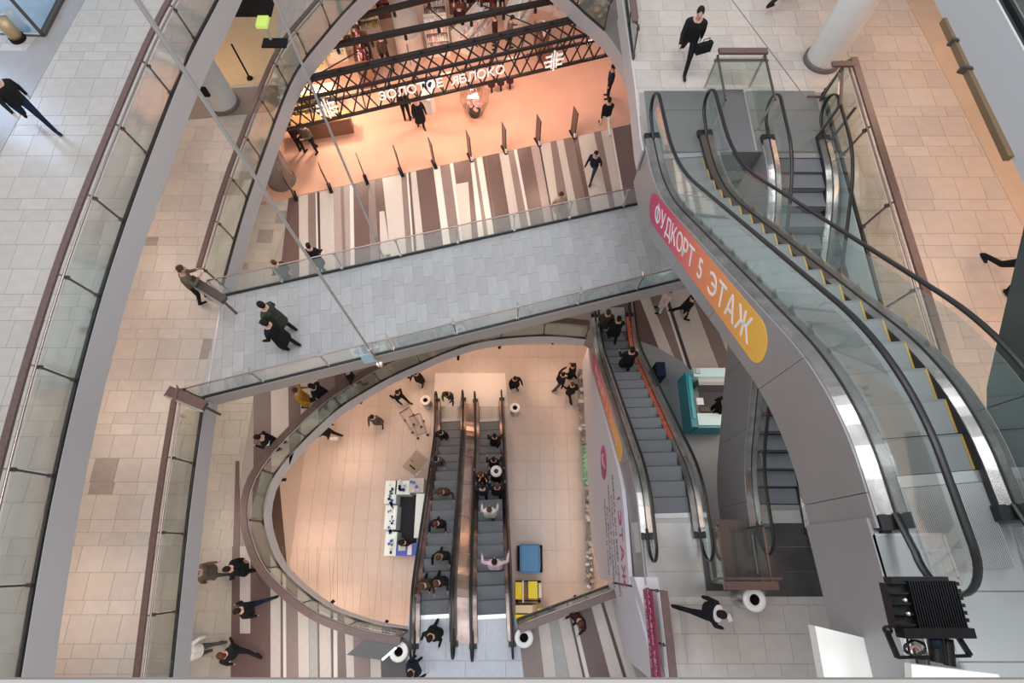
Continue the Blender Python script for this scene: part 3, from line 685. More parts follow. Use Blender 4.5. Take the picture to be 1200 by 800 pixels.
def gradient(name, stops, x0, x1, axis=0):
    m = mat(name, (.5, .5, .5), .45); nt = m.node_tree; b = nt.nodes['Principled BSDF']
    tc = nt.nodes.new('ShaderNodeTexCoord'); sp_ = nt.nodes.new('ShaderNodeSeparateXYZ'); mr = nt.nodes.new('ShaderNodeMapRange'); r = nt.nodes.new('ShaderNodeValToRGB')
    mr.inputs['From Min'].default_value = x0; mr.inputs['From Max'].default_value = x1
    nt.links.new(tc.outputs['Object'], sp_.inputs[0]); nt.links.new(sp_.outputs[axis], mr.inputs['Value']); nt.links.new(mr.outputs[0], r.inputs['Fac']); nt.links.new(r.outputs['Color'], b.inputs['Base Color'])
    e = r.color_ramp.elements; e[0].position = stops[0][0]; e[0].color = (*stops[0][1], 1); e[1].position = stops[-1][0]; e[1].color = (*stops[-1][1], 1)
    for q, c in stops[1:-1]: k = e.new(q); k.color = (*c, 1)
    return m
STOPS = [(0, (.50, .03, .14)), (.25, (.62, .05, .13)), (.5, (.80, .20, .11)), (.75, (.86, .33, .09)), (1, (.88, .52, .07))]
def pill_sign(E, side, y0, y1, zo, hh, txts, name='pill_sign', lsize=.5, tm=LET):
    """pill shaped print on the outer side of an escalator; local u axis runs along the slope"""
    hw = E.w / 2 + (.19 if E is EA else .14) + .03; a = Vector((0, y0, E.h(y0) + zo)); b = Vector((0, y1, E.h(y1) + zo)); d = b - a; L = d.length; d.normalize()
    nn = Vector((0, -d.z, d.y))
    M = Matrix(((0, 0, side, side * hw), (d.y, nn.y, 0, a.y), (d.z, nn.z, 0, a.z), (0, 0, 0, 1)))
    n = 14; pts = [(L - hh + hh * math.sin(R(180 * k / n)), -hh * math.cos(R(180 * k / n))) for k in range(n + 1)] + [(hh - hh * math.sin(R(180 * k / n)), hh * math.cos(R(180 * k / n))) for k in range(n + 1)]
    m = MB().prism(pts, -.004, .004); o = m.build(name, gradient('pill_gradient_%d' % len(MATS), STOPS, 0, L), E.t); o.matrix_local = M
    for (tx, pos, sz) in txts:
        q = text_mesh(tx, sz, tm, 'lettering', o, Matrix.Translation((pos * L, 0, .006)), bold=0, sx=.95)
    return o
# local +y of EA goes from the lower end to the upper end (towards the camera); its visible side is the local +x side
pill_sign(EA, 1, .95, 5.95, -.52, .36, [('ФУДКОРТ', .29, .55), ('5', .56, .55), ('ЭТАЖ', .775, .60)])
# ---------------------------------------------------------------- sign wall on the east of the oval opening
sw = structure('wall_sign', 'tall white sign wall below the lower escalator')
LIL = mat('lilac_white_wall', (.66, .63, .68), .5)
xw = lambda y: ED.at(clampf(7.95 - y, -1.3, 8.4), 0).x - .82 if False else (3.02 + (.35 if y < -1 else 0))
ysw = [7.9 - .6 * k for k in range(15)]
for a, b in zip(ysw[:-1], ysw[1:]):
    za, zb = Z2 + ED.h(7.95 - a) - 1.08, Z2 + ED.h(7.95 - b) - 1.08
    X = 2.98; la = 2.0 if a > 1 else 2.0 + (1 - a) * .9; lb = 2.0 if b > 1 else 2.0 + (1 - b) * .9
    MB().add([(X, a, la), (X, b, lb), (X, b, zb), (X, a, za), (X + .1, a, la), (X + .1, b, lb), (X + .1, b, zb), (X + .1, a, za)],
             [(0, 1, 2, 3), (7, 6, 5, 4), (0, 4, 5, 1), (3, 2, 6, 7), (0, 3, 7, 4), (1, 5, 6, 2)]).build('wall_panel', LIL, sw)
MB().prism([(2.98, -.55), (3.42, -.7), (3.62, -2.6), (3.35, -2.6)], Z2, Z3 - .6).build('wall_return', LIL, sw)
MB().prism([(2.9, -.3), (3.45, -.3), (3.62, -2.6), (3.5, -2.6)], Z3 - .6, Z3 + .02).build('wall_top', LIL, sw)
# magenta ellipse and lettering on the wall (facing -x)
MAG = mat('magenta_print', (.52, .06, .22), .5)
def wallM(y, z, rot=0): return Matrix.Translation((2.972, y, z)) @ Matrix(((0, 0, -1, 0), (-1, 0, 0, 0), (0, 1, 0, 0), (0, 0, 0, 1))) @ Matrix.Rotation(rot, 4, 'Z')
el = MB(); el.lathe([(0, .006), (.55, .006), (.55, 0)], 28); o = el.build('round_emblem', MAG, sw); o.matrix_local = wallM(3.05, 6.0)
ar = MB(); ar.bar((.22, .22, .008), (-.22, -.22, .008), .07, .006); ar.bar((-.24, -.24, .008), (-.24, .08, .008), .07, .006); ar.bar((-.24, -.24, .008), (.08, -.24, .008), .07, .006); ar.build('arrow', LET, o)
text_mesh('1 ЭТАЖ', .66, MAG, 'lettering', sw, wallM(.55, 8.2), bold=.01)
GT = mat('grey_print', (.22, .18, .24), .6)
for i, s_ in enumerate(('ОДЕЖДА ДЛЯ ВСЕЙ СЕМЬИ', 'АПТЕКА И ОПТИКА', 'КОСМЕТИКА И ПАРФЮМ', 'СУПЕРМАРКЕТ', 'ПОДАРКИ И КНИГИ')):
    text_mesh(s_, .24, GT, 'lettering', sw, wallM(.8, 7.45 - i * .42), bold=0)
pill_sign(ED, 1, .9, 5.2, -.50, .33, [('ФУДКОРТ', .31, .44), ('5', .565, .44), ('ЭТАЖ', .77, .46)], tm=mat('pale_lettering', (.8, .55, .5), .5))
# ================================================================ PEOPLE
def cone(mb, p0, p1, r0, r1, n=10, flat=1, fx=None):
    """round ended tapering limb"""
    p0, p1 = Vector(p0), Vector(p1); d = (p1 - p0); L = d.length; d.normalize()
    up = Vector((1, 0, 0)) if abs(d.x) < .8 else Vector((0, 1, 0)); y = d.cross(up).normalized(); x = y.cross(d).normalized()
    rings = [(-r0 * .98, .05 * r0), (-r0 * .7, r0 * .7), (0, r0), (L * .5, (r0 + r1) / 2), (L, r1), (L + r1 * .7, r1 * .7), (L + r1 * .98, .05 * r1)]
    vs = []
    for t, r in rings:
        for k in range(n):
            a = 2 * math.pi * k / n; vs.append(p0 + d * t + x * math.cos(a) * r * flat + y * math.sin(a) * r)
    m = len(rings)
    fs = [(i * n + k, i * n + (k + 1) % n, (i + 1) * n + (k + 1) % n, (i + 1) * n + k) for i in range(m - 1) for k in range(n)]
    fs += [tuple(reversed(range(n))), tuple(range((m - 1) * n, m * n))]
    mb.add(vs, fs)
def make_body(name, stride=.0, armL=(.15, -.1), armR=(.15, .1), coat=.0, lean=0, look=0, elbow=(20, 20), long=False):
    """one continuous figure, facing +y, feet on z=0; the arms swing by degrees, elbows bend by degrees"""
    mb = MB(); segs = []
    def limb(a, b, r0, r1, mi, flat=1): cone(mb, a, b, r0, r1, flat=flat); segs.append((Vector(a), Vector(b), mi))
    hz = .93; sp = math.sin(R(lean)); V = Vector
    hip = V((0, 0, hz)); chest = V((0, sp * .35, 1.30)); neck = V((0, sp * .5, 1.47)); head = V((0, sp * .5 + .03 + look * .05, 1.63))
    limb(hip + V((-.075, 0, .02)), hip + V((.075, 0, .02)), .125, .125, 0)
    for sx in (-.06, .06): limb(hip + V((sx, 0, 0)), chest + V((sx * 1.3, 0, 0)), .125, .135, 0)
    limb(chest + V((-.13, 0, .07)), chest + V((.13, 0, .07)), .095, .095, 0)
    limb(chest + V((0, 0, .1)), neck, .08, .058, 0); limb(neck, head - V((0, 0, .06)), .052, .055, 2)
    mb.ell(head + V((0, 0, .02)), (.078, .098, .118), n=14); segs.append((head, head + V((0, 0, .06)), 2))
    mb.ell(head + V((0, .035, -.06)), (.055, .062, .055), n=10); mb.ell(head + V((0, .1, -.015)), (.015, .026, .026), n=8)
    for sx in (-1, 1): mb.ell(head + V((sx * .08, 0, -.005)), (.014, .022, .032), n=8)
    for sx, st in ((-1, stride), (1, -stride)):
        h = hip + V((sx * .095, 0, -.02)); a = R(st * 26); kb = R(10 + (24 if st < 0 else 0) * abs(stride))
        k = h + V((sx * .0, math.sin(a) * .42, -math.cos(a) * .42)); an = k + V((0, math.sin(a - kb) * .41, -math.cos(a - kb) * .41))
        if stride == 0: k = h + V((sx * .01, .01, -.42)); an = k + V((sx * .01, -.02, -.41))
        limb(h, k, .098, .066, 1); limb(k, an, .062, .047, 1)
        toe = an + V((sx * .02, .15, -.035)); cone(mb, an + V((0, -.03, -.035)), toe, .042, .038); segs.append((an + V((0, 0, -.04)), toe, 3))
    if coat:
        for sx in (-.075, 0, .075): limb(hip + V((sx, 0, .05)), hip + V((sx * 1.35, 0, -coat)), .14, .15, 0)
    for sx, sw, eb, arm in ((-1, armL[0], elbow[0], armL), (1, armR[0], elbow[1], armR)):
        s = chest + V((sx * .19, 0, .07)); a = R(sw); out = R(8 + arm[1] * 60)
        d = V((sx * math.sin(out), math.sin(a) * math.cos(out), -math.cos(a) * math.cos(out))); e = s + d * .28
        a2 = a + R(eb); d2 = V((sx * math.sin(out) * .2 - sx * (.45 if eb > 60 else 0), math.sin(a2), -math.cos(a2))).normalized(); wv = e + d2 * .25
        limb(s, e, .062, .05, 0); limb(e, wv, .05, .036, 0)
        palm = wv + d2 * .07; cone(mb, wv, palm, .028, .032, flat=.6); segs.append((wv + d2 * .03, palm + d2 * .1, 2))
        side = V((0, d2.z, -d2.y)) if abs(d2.x) < .9 else V((0, 1, 0))
        for q, ln in ((-.024, .06), (-.008, .072), (.008, .068), (.024, .055)):
            b0 = palm + side * q; b1 = b0 + d2 * ln * .6 ; b2 = b1 + d2 * ln * .45 - V((sx * .012, 0, 0)); cone(mb, b0, b1, .0105, .0095, 6); cone(mb, b1, b2, .0095, .008, 6)
        cone(mb, wv + d2 * .03 + side * .02, wv + d2 * .075 + side * .055, .013, .010, 6)
    me = mb.mesh('body', [BLACK]); o = bpy.data.objects.new('body', me); COL.objects.link(o)
    md = o.modifiers.new('r', 'REMESH'); md.mode = 'VOXEL'; md.voxel_size = .0145; md.use_smooth_shade = True
    dg = bpy.context.evaluated_depsgraph_get(); out = bpy.data.meshes.new_from_object(o.evaluated_get(dg)); bpy.data.objects.remove(o); out.name = name
    zmin = min(v.co.z for v in out.vertices)
    for v in out.vertices: v.co.z -= zmin
    out.materials.clear()
    for _ in range(4): out.materials.append(BLACK)
    for f in out.polygons:
        c = f.center + V((0, 0, zmin)); best = None
        for a, b, mi in segs:
            ab = b - a; t = max(0, min(1, (c - a).dot(ab) / max(1e-9, ab.dot(ab)))); d = (c - a - ab * t).length
            if mi == 2: d -= .015
            if best is None or d < best[0]: best = (d, mi)
        mi = best[1]
        if coat and mi == 1 and c.z > hz - coat - .05: mi = 0
        f.material_index = mi
    head.z -= zmin
    return out, head
def make_hair(head, long=False):
    m = MB(); n = 14; vs = []; rows = 8
    m.ell(head + Vector((0, -.012, .038)), (.087, .104, .105), n=16)
    if long: m.ell(head + Vector((0, -.07, -.05)), (.085, .06, .15), n=12)
    else: m.ell(head + Vector((0, -.045, -.01)), (.08, .07, .085), n=12)
    return m.mesh('hair', [BLACK])
POSES = {}
for nm, kw in (('walk', dict(stride=1, armL=(-24, .05), armR=(24, .05), elbow=(15, 30), lean=6)),
               ('stroll', dict(stride=-.7, armL=(18, .05), armR=(-18, .08), elbow=(25, 15), lean=4, coat=.32)),
               ('stand', dict(stride=0, armL=(3, .02), armR=(-3, .04), elbow=(15, 20))),
               ('phone', dict(stride=.25, armL=(25, .0), armR=(22, .02), elbow=(85, 95), lean=8, look=1)),
               ('coat', dict(stride=.3, armL=(5, .12), armR=(12, .1), elbow=(50, 35), coat=.45, lean=5)),
               ('reach', dict(stride=.5, armL=(55, .25), armR=(-35, .35), elbow=(20, 25), lean=12)),
               ('wide', dict(stride=.2, armL=(10, .55), armR=(15, .6), elbow=(40, 50), coat=.2, lean=10))):
    me, hd = make_body('body_' + nm, **kw); POSES[nm] = (me, hd, make_hair(hd), make_hair(hd, True))
C_ = lambda n, c: mat('cloth_' + n, c, .85, spec=.2)
BK, NV, GR, BG, WH, YE, BR, PK, RD, DG, TN, JN = (C_('black', (.013, .012, .014)), C_('navy', (.012, .018, .04)), C_('grey', (.09, .085, .085)), C_('beige', (.55, .40, .28)), C_('white', (.72, .70, .68)), C_('mustard', (.55, .27, .03)), C_('brown', (.07, .042, .03)), C_('pink', (.72, .52, .56)), C_('red_brown', (.045, .013, .012)), C_('dark_green', (.05, .06, .04)), C_('taupe', (.15, .115, .09)), C_('denim', (.03, .045, .08)))
SK = mat('skin', (.58, .36, .26), .5); HD, HB, HR = C_('hair_dark', (.02, .014, .012)), C_('hair_brown', (.09, .045, .025)), C_('hair_red', (.10, .035, .02)); SHOE = C_('shoe', (.02, .02, .02))
def person(pose, where, head_to, coat, legs, label, hair=HD, long=False, group=None, size=1.0):
    """head_to: heading in degrees in the plan, 0 = up the picture, 90 = to the left"""
    me, hd, h0, h1 = POSES[pose]
    t = thing('person', label, 'person', where, R(head_to), group); t.scale = (size,) * 3
    b = link('body', me, t); h = link('hair', h1 if long else h0, t)
    for i, m in enumerate((coat, legs, SK, SHOE)):
        b.material_slots[i].link = 'OBJECT'; b.material_slots[i].material = m
    h.material_slots[0].link = 'OBJECT'; h.material_slots[0].material = hair
    return t
def at(u, v, z, hh=1.0):
    p = P(u, v, z + hh); return Vector((p.x, p.y, z))
FL = .012
# fourth floor
pm = person('walk', at(812, 38, Z4 + FL), 170, BK, BK, 'man in black coat walking toward the escalators with a black bag')
person('walk', at(14, 113, Z4 + FL), -130, BK, NV, 'person in dark clothes walking off at the left edge')
person('walk', P(912, 6, Z4 + FL), -60, BK, BK, 'person cut off by the top edge, only dark shoes and legs showing')
person('walk', P(1163, 330, Z4 + FL), -165, BK, BK, 'person in black trousers half hidden at the right edge')
# third floor
person('phone', at(221, 331, Z3 + FL), -60, TN, BK, 'person in brown jacket leaning at the far bridge railing corner', HB)
person('coat', at(320, 370, Z3 + FL), 70, DG, BK, 'person in dark green coat on the footbridge, farther of the two', HD)
person('coat', at(324, 390, Z3 + FL), 75, BK, BK, 'person in black coat on the footbridge, nearer of the two', HD)
wtr = person('walk', at(831, 716, Z3 + FL), -105, BK, BK, 'waiter in black suit with white collar walking on the third floor')
# second floor, shop side
person('stand', at(345, 158, Z2 + FL), -20, RD, BK, 'person in red-brown jacket browsing at the left shop counter', HB)
person('phone', at(361, 158, Z2 + FL), 150, TN, BK, 'person in taupe coat at the end of the left shop counter', HD, True)
person('coat', at(368, 300, Z2 + FL), 10, BK, BK, 'person in black behind the far bridge railing, head against the brown stripes')
person('stroll', at(330, 318, Z2 + FL), 60, DG, BK, 'person in green jacket seen through the bridge glass near its left end', HB)
person('walk', at(697, 190, Z2 + FL), 150, NV, JN, 'person in dark navy top striding across the striped floor')
person('stroll', at(656, 238, Z2 + FL), 200, BG, BG, 'person in beige coat walking on the striped floor by the bridge rail', HR, True)
person('stand', at(473, 120, Z2 + FL), 0, BK, BK, 'shop assistant in black beneath the first letters of the sign')
person('coat', at(490, 130, Z2 + FL), 200, BK, BK, 'person in black beside the white promo stand under the sign')
person('stand', at(539, 22, Z2 + FL), 0, RD, BK, 'person in dark red between the white tables at the back of the shop', HB)
person('stand', at(580, 34, Z2 + FL), 90, RD, BK, 'person in dark red just behind the top bar of the lattice', HB)
person('phone', at(597, 36, Z2 + FL), -90, TN, BK, 'person in taupe behind the lattice at the back of the shop', HD)
person('walk', at(449, 57, Z2 + FL), 30, BR, BK, 'person in brown beside the big round shop column', HB)
person('stand', at(716, 93, Z2 + FL), 90, NV, BK, 'person in navy half hidden behind the white beam at the right of the shop')
person('walk', at(712, 131, Z2 + FL), 10, BK, WH, 'person in black and white by the shop exit beside the white beam')
# second floor, near the ring
person('coat', at(352, 464, Z2 + FL), -80, YE, BK, 'person in mustard yellow jacket by the oval opening', HB)
person('coat', at(374, 459, Z2 + FL), 80, BK, BK, 'person in black with the one in yellow jacket', HD, True)
person('stroll', at(410, 441, Z2 + FL), -60, BK, BK, 'person in black half hidden under the near side of the footbridge')
person('phone', at(316, 516, Z2 + FL), 100, BK, BK, 'person in black looking at a white phone left of the oval opening')
person('stroll', at(241, 671, Z2 + FL), -80, TN, GR, 'person in grey-brown coat at the left of the oval opening', HD)
person('stroll', at(279, 666, Z2 + FL), 100, BK, BK, 'person in black passing the one in grey-brown coat', HD)
person('walk', at(291, 713, Z2 + FL), 110, BK, NV, 'person in black jacket and navy trousers on the striped floor', HD)
person('reach', at(232, 763, Z2 + FL), 95, WH, GR, 'person in white jacket at the bottom left', HD)
person('walk', at(272, 766, Z2 + FL), 60, BK, BK, 'red-haired person in black at the bottom left', HR, True)
person('coat', at(679, 726, Z2 + FL), 130, RD, BK, 'person in dark maroon coat leaning on the rail right of the yellow carts', HB, False)
person('coat', at(508, 742, Z2 + FL), 160, BK, RD, 'person in black stepping off the left central escalator')
person('coat', at(483, 786, Z2 + FL), -60, NV, BK, 'person in navy coat cut off by the ledge below the left white-rimmed bin')
person('stroll', at(806, 357, Z2 + FL), -100, BK, BK, 'person in black under the pill sign on the striped floor')
person('stand', at(780, 350, Z2 + FL), 90, PK, WH, 'person in pale lilac beside the one in black under the pill sign', HB)
person('stand', at(843, 476, Z2 + FL), 90, BK, BK, 'seller in black inside the teal kiosk')
# lowest floor
for (ps, u, v, hd_, c1, c2, lab, hr) in (
    ('coat', 490, 441, 160, BK, BK, 'person in black nearest the ring edge above the left round bin', HD),
    ('walk', 467, 463, -120, BK, BK, 'person in black striding left of the round bin on the lowest floor', HD),
    ('coat', 440, 491, 180, GR, BK, 'person in dark grey coat casting a shadow on the lowest floor', HD),
    ('reach', 384, 506, 80, BK, BK, 'person in black with a white bag, leftmost on the lowest floor', HD),
    ('phone', 526, 463, 170, DG, BK, 'person in dark green about to step on the left central escalator', HD),
    ('coat', 603, 447, 200, BK, BK, 'person in black right of the central escalators, above the right round bin', HD),
    ('coat', 671, 434, 60, BK, BK, 'person in black, topmost of the three by the display case', HD),
    ('reach', 656, 445, -60, BK, GR, 'person in black, leftmost of the three by the display case', HD),
    ('stroll', 670, 456, 20, BK, BK, 'person in black, lowest of the three by the display case', HB),
    ('stand', 475, 636, 0, BK, BK, 'seller in black inside the white counter kiosk', HD)):
    person(ps, at(u, v, Z1 + FL), hd_, c1, c2, lab, hr)
def rider(E, pose, u, v, hd_, c1, c2, lab, hair=HD, long=False):
    p = E.onpx(u, v); q = person(pose, p + Vector((0, 0, .0)), hd_, c1, c2, lab, hair, long)
    if 'brimmed' in lab or 'hat band' in lab:
        hd = POSES[pose][1]; r = .21 if 'brimmed' in lab else .13
        MB().lathe([(.085, .03), (r, -.0), (r, .02), (.09, .06), (.085, .05)], 20, (hd.x, hd.y, hd.z + .05)).build('hat', WH if 'brimmed' in lab else TN, q)
L_, R_ = 'on the left central escalator', 'on the right central escalator'
for a in ((EM1, 'stand', 518, 510, 180, BK, BK, 'person in black, lowest rider ' + L_), (EM1, 'coat', 513, 539, 180, GR, BK, 'person in dark grey, second lowest rider ' + L_),
          (EM1, 'wide', 519, 575, 180, BR, BK, 'person in brown and black halfway down ' + L_, HB), (EM1, 'coat', 513, 613, 180, BK, BK, 'person with light brown hair below the copper sheet middle ' + L_, HR),
          (EM1, 'coat', 517, 650, 180, BK, BK, 'person in black with pale hat band ' + L_, HR), (EM1, 'coat', 498, 684, 180, BR, BK, 'person in brown, left of a pair near the top ' + L_, HB),
          (EM1, 'coat', 514, 681, 180, BK, BK, 'person in black, right of a pair near the top ' + L_, HB),
          (EM2, 'coat', 580, 516, 0, BK, BK, 'person in black, lowest rider ' + R_), (EM2, 'coat', 579, 543, 0, BK, BK, 'person in black, second lowest rider ' + R_),
          (EM2, 'coat', 564, 560, 0, RD, BK, 'person in dark red beside the one in the white hat ' + R_, HB), (EM2, 'coat', 582, 558, 0, BK, BK, 'person wearing a white brimmed hat ' + R_, HB),
          (EM2, 'phone', 566, 577, 0, NV, BK, 'person in navy behind the white hat ' + R_), (EM2, 'coat', 583, 574, 0, BK, BK, 'person in black behind the white hat ' + R_, HB),
          (EM2, 'coat', 574, 600, 0, WH, GR, 'person in white with a brown top of hair ' + R_, HB), (EM2, 'wide', 580, 663, 0, PK, GR, 'person in pale pink near the top ' + R_, HD),
          (ED, 'coat', 722, 384, 0, BK, BK, 'person in black at the far end of the escalator behind the sign wall'), (ED, 'stroll', 710, 376, 0, BR, BK, 'person in brown at the far end of the escalator behind the sign wall', HB),
          (ED, 'coat', 737, 420, 0, BK, BK, 'lone person in black a few steps up the escalator behind the sign wall')):
    rider(*a)
# things carried
b = thing('handbag', 'black bag carried by the man in black at the top', 'bag', pm.location + Vector((.32, -.18, .62)), R(20))
MB().box((0, 0, .12), (.38, .1, .26)).build('bag_body', BK, b); MB().tube([(-.1, 0, .24), (-.08, 0, .36), (.08, 0, .36), (.1, 0, .24)], .01).build('handle', BK, b)
p = wtr.location; MB().box((0, 0, 0), (.10, .15, .02)).build('napkin', WH, None, p + Vector((.38, -.12, 1.1)), (0, R(10), R(20))); tag(COL.objects[-1] if False else bpy.data.objects['napkin'], 'white napkin held by the waiter in black', 'napkin')
MB().prism([(.17 * math.cos(a / 8 * math.pi) , .1 * math.sin(a / 8 * math.pi)) for a in range(16)], 0, .03).build('collar', WH, wtr, (0, .03, 1.46), (R(-6), 0, 0))
for (u, v, z, lab, m) in ((318, 521, Z2, 'white phone in the hand of the person left of the oval opening', WH),):
    q = at(u, v, z); MB().box((0, 0, 0), (.08, .16, .012)).build('phone', m, None, q + Vector((0, 0, 1.25))); tag(bpy.data.objects['phone'], lab, 'phone')
q = at(389, 512, Z1); b = MB(); b.box((0, 0, .17), (.34, .12, .32)); b.tube([(-.08, 0, .33), (0, 0, .48), (.08, 0, .33)], .008); tag(b.build('shopping_bag', WH, None, q + Vector((0, 0, .45))), 'white shopping bag carried by the leftmost person on the lowest floor', 'bag')
# ================================================================ THE SHOP ON THE SECOND LEVEL
TR = mat('truss_brown_black', (.045, .03, .028), .5, .3); BEAM = mat('beam_black', (.02, .016, .016), .5)
zb = Z2 + 2.75; zt = zb + 1.15
a, b_ = P(335, 152, zb), P(724, 61.6, zb)
dT = (b_ - a).normalized(); bk = Vector((-dT.y, dT.x, 0)) * .9
t = thing('shop_sign_truss', 'dark lattice portal beam carrying white shop letters over the shop entrance', 'sign', a)
U = Vector((0, 0, zt - zb)); L = (b_ - a).length
for nm, p in (('bottom_chord', Vector()), ('top_chord', U), ('bottom_chord', bk), ('top_chord', bk + U)):
    MB().bar(p, p + dT * L, .10, .10).build(nm, TR, t)
MB().bar(U + bk * 1.0, U + bk * 1.0 + dT * L, .34, .06).build('top_rail', TR, t)
n = 26; seg = L / n
for k in range(n):
    p, q = dT * seg * k, dT * seg * (k + 1)
    for A, B, nm in ((p, q + U, 'lattice_bar'), (p + U, q, 'lattice_bar'), (p + U, q + U + bk, 'lattice_bar'), (p + U + bk, q + U, 'lattice_bar')):
        MB().bar(A, B, .045, .045).build(nm, TR, t)
    if k % 2 == 0:
        MB().bar(p + bk, q + bk + U, .05, .05).build('lattice_bar', TR, t); MB().bar(p, p + bk, .05, .05).build('cross_bar', TR, t)
    if k % 2: MB().box(p + U + bk * 1.02 + Vector((0, 0, .06)), (.1, .1, .08)).build('fixing', BEAM, t)
LW = mat('lit_white_letters', (1, .93, .88), .5, emit=.45)
rz = math.atan2(dT.y, dT.x)
MT = Matrix.Rotation(rz, 4, 'Z') @ Matrix.Rotation(R(90), 4, 'X')
def fr(u, v, z=zb + .55):
    # place on the front face that is seen at (u, v)
    best = None
    for k in range(401):
        s_ = L * k / 400; p = a + dT * s_
        for zz in [zb + .1 + .05 * i for i in range(21)]:
            Z = zz - CAMZ; zc = -p.y * ST + Z * CT; uu = 600 - FPX * p.x / zc; vv = 400 + FPX * (p.y * CT + Z * ST) / zc
            e = (uu - u) ** 2 + (vv - v) ** 2
            if best is None or e < best[0]: best = (e, s_, zz)
    return dT * best[1] + Vector((0, 0, best[2] - zb)) - bk.normalized() * .09
for wd, u, v, wdt in (('ЗОЛОТОЕ', 481, 102, 0), ('ЯБЛОКО', 559, 86, 0)):
    o = text_mesh(wd, .52, LW, 'lettering', t, Matrix.Identity(4), ex=.02, bold=.0, sx=1.0); o.matrix_local = Matrix.Translation(fr(u, v)) @ MT
for u, v in ((383, 125), (648, 69)):
    m = MB(); pts = [(.30 * math.cos(R(a_)), .30 * math.sin(R(a_)), 0) for a_ in range(0, 361, 20)]
    m.bar((0, -.45, 0), (0, .45, 0), .06, .04)
    for s_ in (-1, 1):
        m.bar((s_ * .1, -.22, 0), (s_ * .34, -.22, 0), .06, .04); m.bar((s_ * .06, 0, 0), (s_ * .40, 0, 0), .06, .04); m.bar((s_ * .1, .22, 0), (s_ * .34, .22, 0), .06, .04)
        m.bar((s_ * .1, -.34, 0), (s_ * .1, .34, 0), .04, .04)
    o = m.build('emblem', LW, t); o.matrix_local = Matrix.Translation(fr(u, v)) @ MT
# ceiling beams; their unlit spotlights are added to stand for the shop fills
def beam(p0, p1, label, spots):
    A, B = P(*p0, Z2 + 3.6), P(*p1, Z2 + 3.6); t = thing('ceiling_beam', label, 'beam', A); d = B - A
    MB().bar((0, 0, 0), d, .2, .16).build('beam_body', BEAM, t)
    for k in range(spots):
        q = d * ((k + .5) / spots); s_ = MB(); s_.box(q + Vector((0, 0, -.14)), (.05, .05, .14)); s_.lathe([(0, 0), (.06, 0), (.07, -.16), (.0, -.16)], 10, (q.x, q.y, q.z - .2)); s_.build('spotlight', BEAM, t)
    k = 0
    return A, d
beam((374, 57), (720, -14), 'nearer black ceiling beam crossing the shop in front of the column', 9)
beam((398, 25), (640, -36), 'farther black ceiling beam crossing the shop', 6)
for (u0, v0), (u1, v1), lab in (((500, 8), (560, 55), 'thin dark tie rod slanting left in the shop ceiling'), ((565, 6), (640, 36), 'thin dark tie rod slanting right in the shop ceiling'), ((420, 60), (350, 100), 'thin dark tie rod at the left end of the shop ceiling')):
    A, B = P(u0, v0, Z2 + 3.5), P(u1, v1, Z2 + 3.5); tag(MB().tube([Vector(), B - A], .025, 6).build('tie_rod', BEAM, None, A), lab, 'rod')
for u, v, e, col in ((360, 60, 600, (1, .80, .62)), (400, 70, 260, (1, .78, .58)), (520, 60, 300, (1, .62, .44)), (600, 40, 260, (1, .64, .48)), (640, 110, 200, (1, .62, .42)), (550, 130, 200, (1, .68, .44)), (700, 20, 200, (1, .62, .5))):
    p = P(u, v, Z2 + 3.3); l = area('shop_fill', p, .5, .5, e * .30, col)  # warm area fills added to brighten the shop, without fixtures of their own
# round columns
COLM = mat('column_white', (.60, .58, .56), .4, var=.03); RING = mat('column_ring', (.12, .10, .09), .5)
def column(u, v, z, r, h, lab, m=COLM, extra=None, ringh=.12):
    p = P(u, v, z); t = thing('column', lab, 'column', p)
    MB().lathe([(r, ringh), (r, h), (0, h)], 40).build('shaft', m, t); MB().lathe([(r + .05, 0), (r + .05, ringh), (r - .01, ringh + .01)], 40).build('base_ring', RING, t)
    return t
c1 = column(483, 66, Z2 + .015, .52, 4.6, 'round white column rising through the shop ceiling beams', mat('column_grey', (.42, .38, .36), .4))
MB().lathe([(.64, .0), (.60, 1.2), (.53, 1.3)], 32).build('column_skirt', mat('skirt_beige', (.55, .42, .36), .4), c1)
MB().box((0, -.63, .6), (.03, .02, 1.1)).build('skirt_seam', BEAM, c1)
column(331, 212, Z2, .52, 3.95, 'dark glossy round column under the gallery edge left of the shop entrance', mat('column_dark_gloss', (.22, .17, .15), .15, .2))
c2 = column(263, 122, Z3, .46, 3.2, 'round white column with a small black box on the third floor')
MB().box((-.1, -.48, 1.0), (.3, .12, .34)).build('control_box', BK, c2)
column(962, 72, Z4, .40, 4.0, 'thick round white column at the top right by the pit railing')
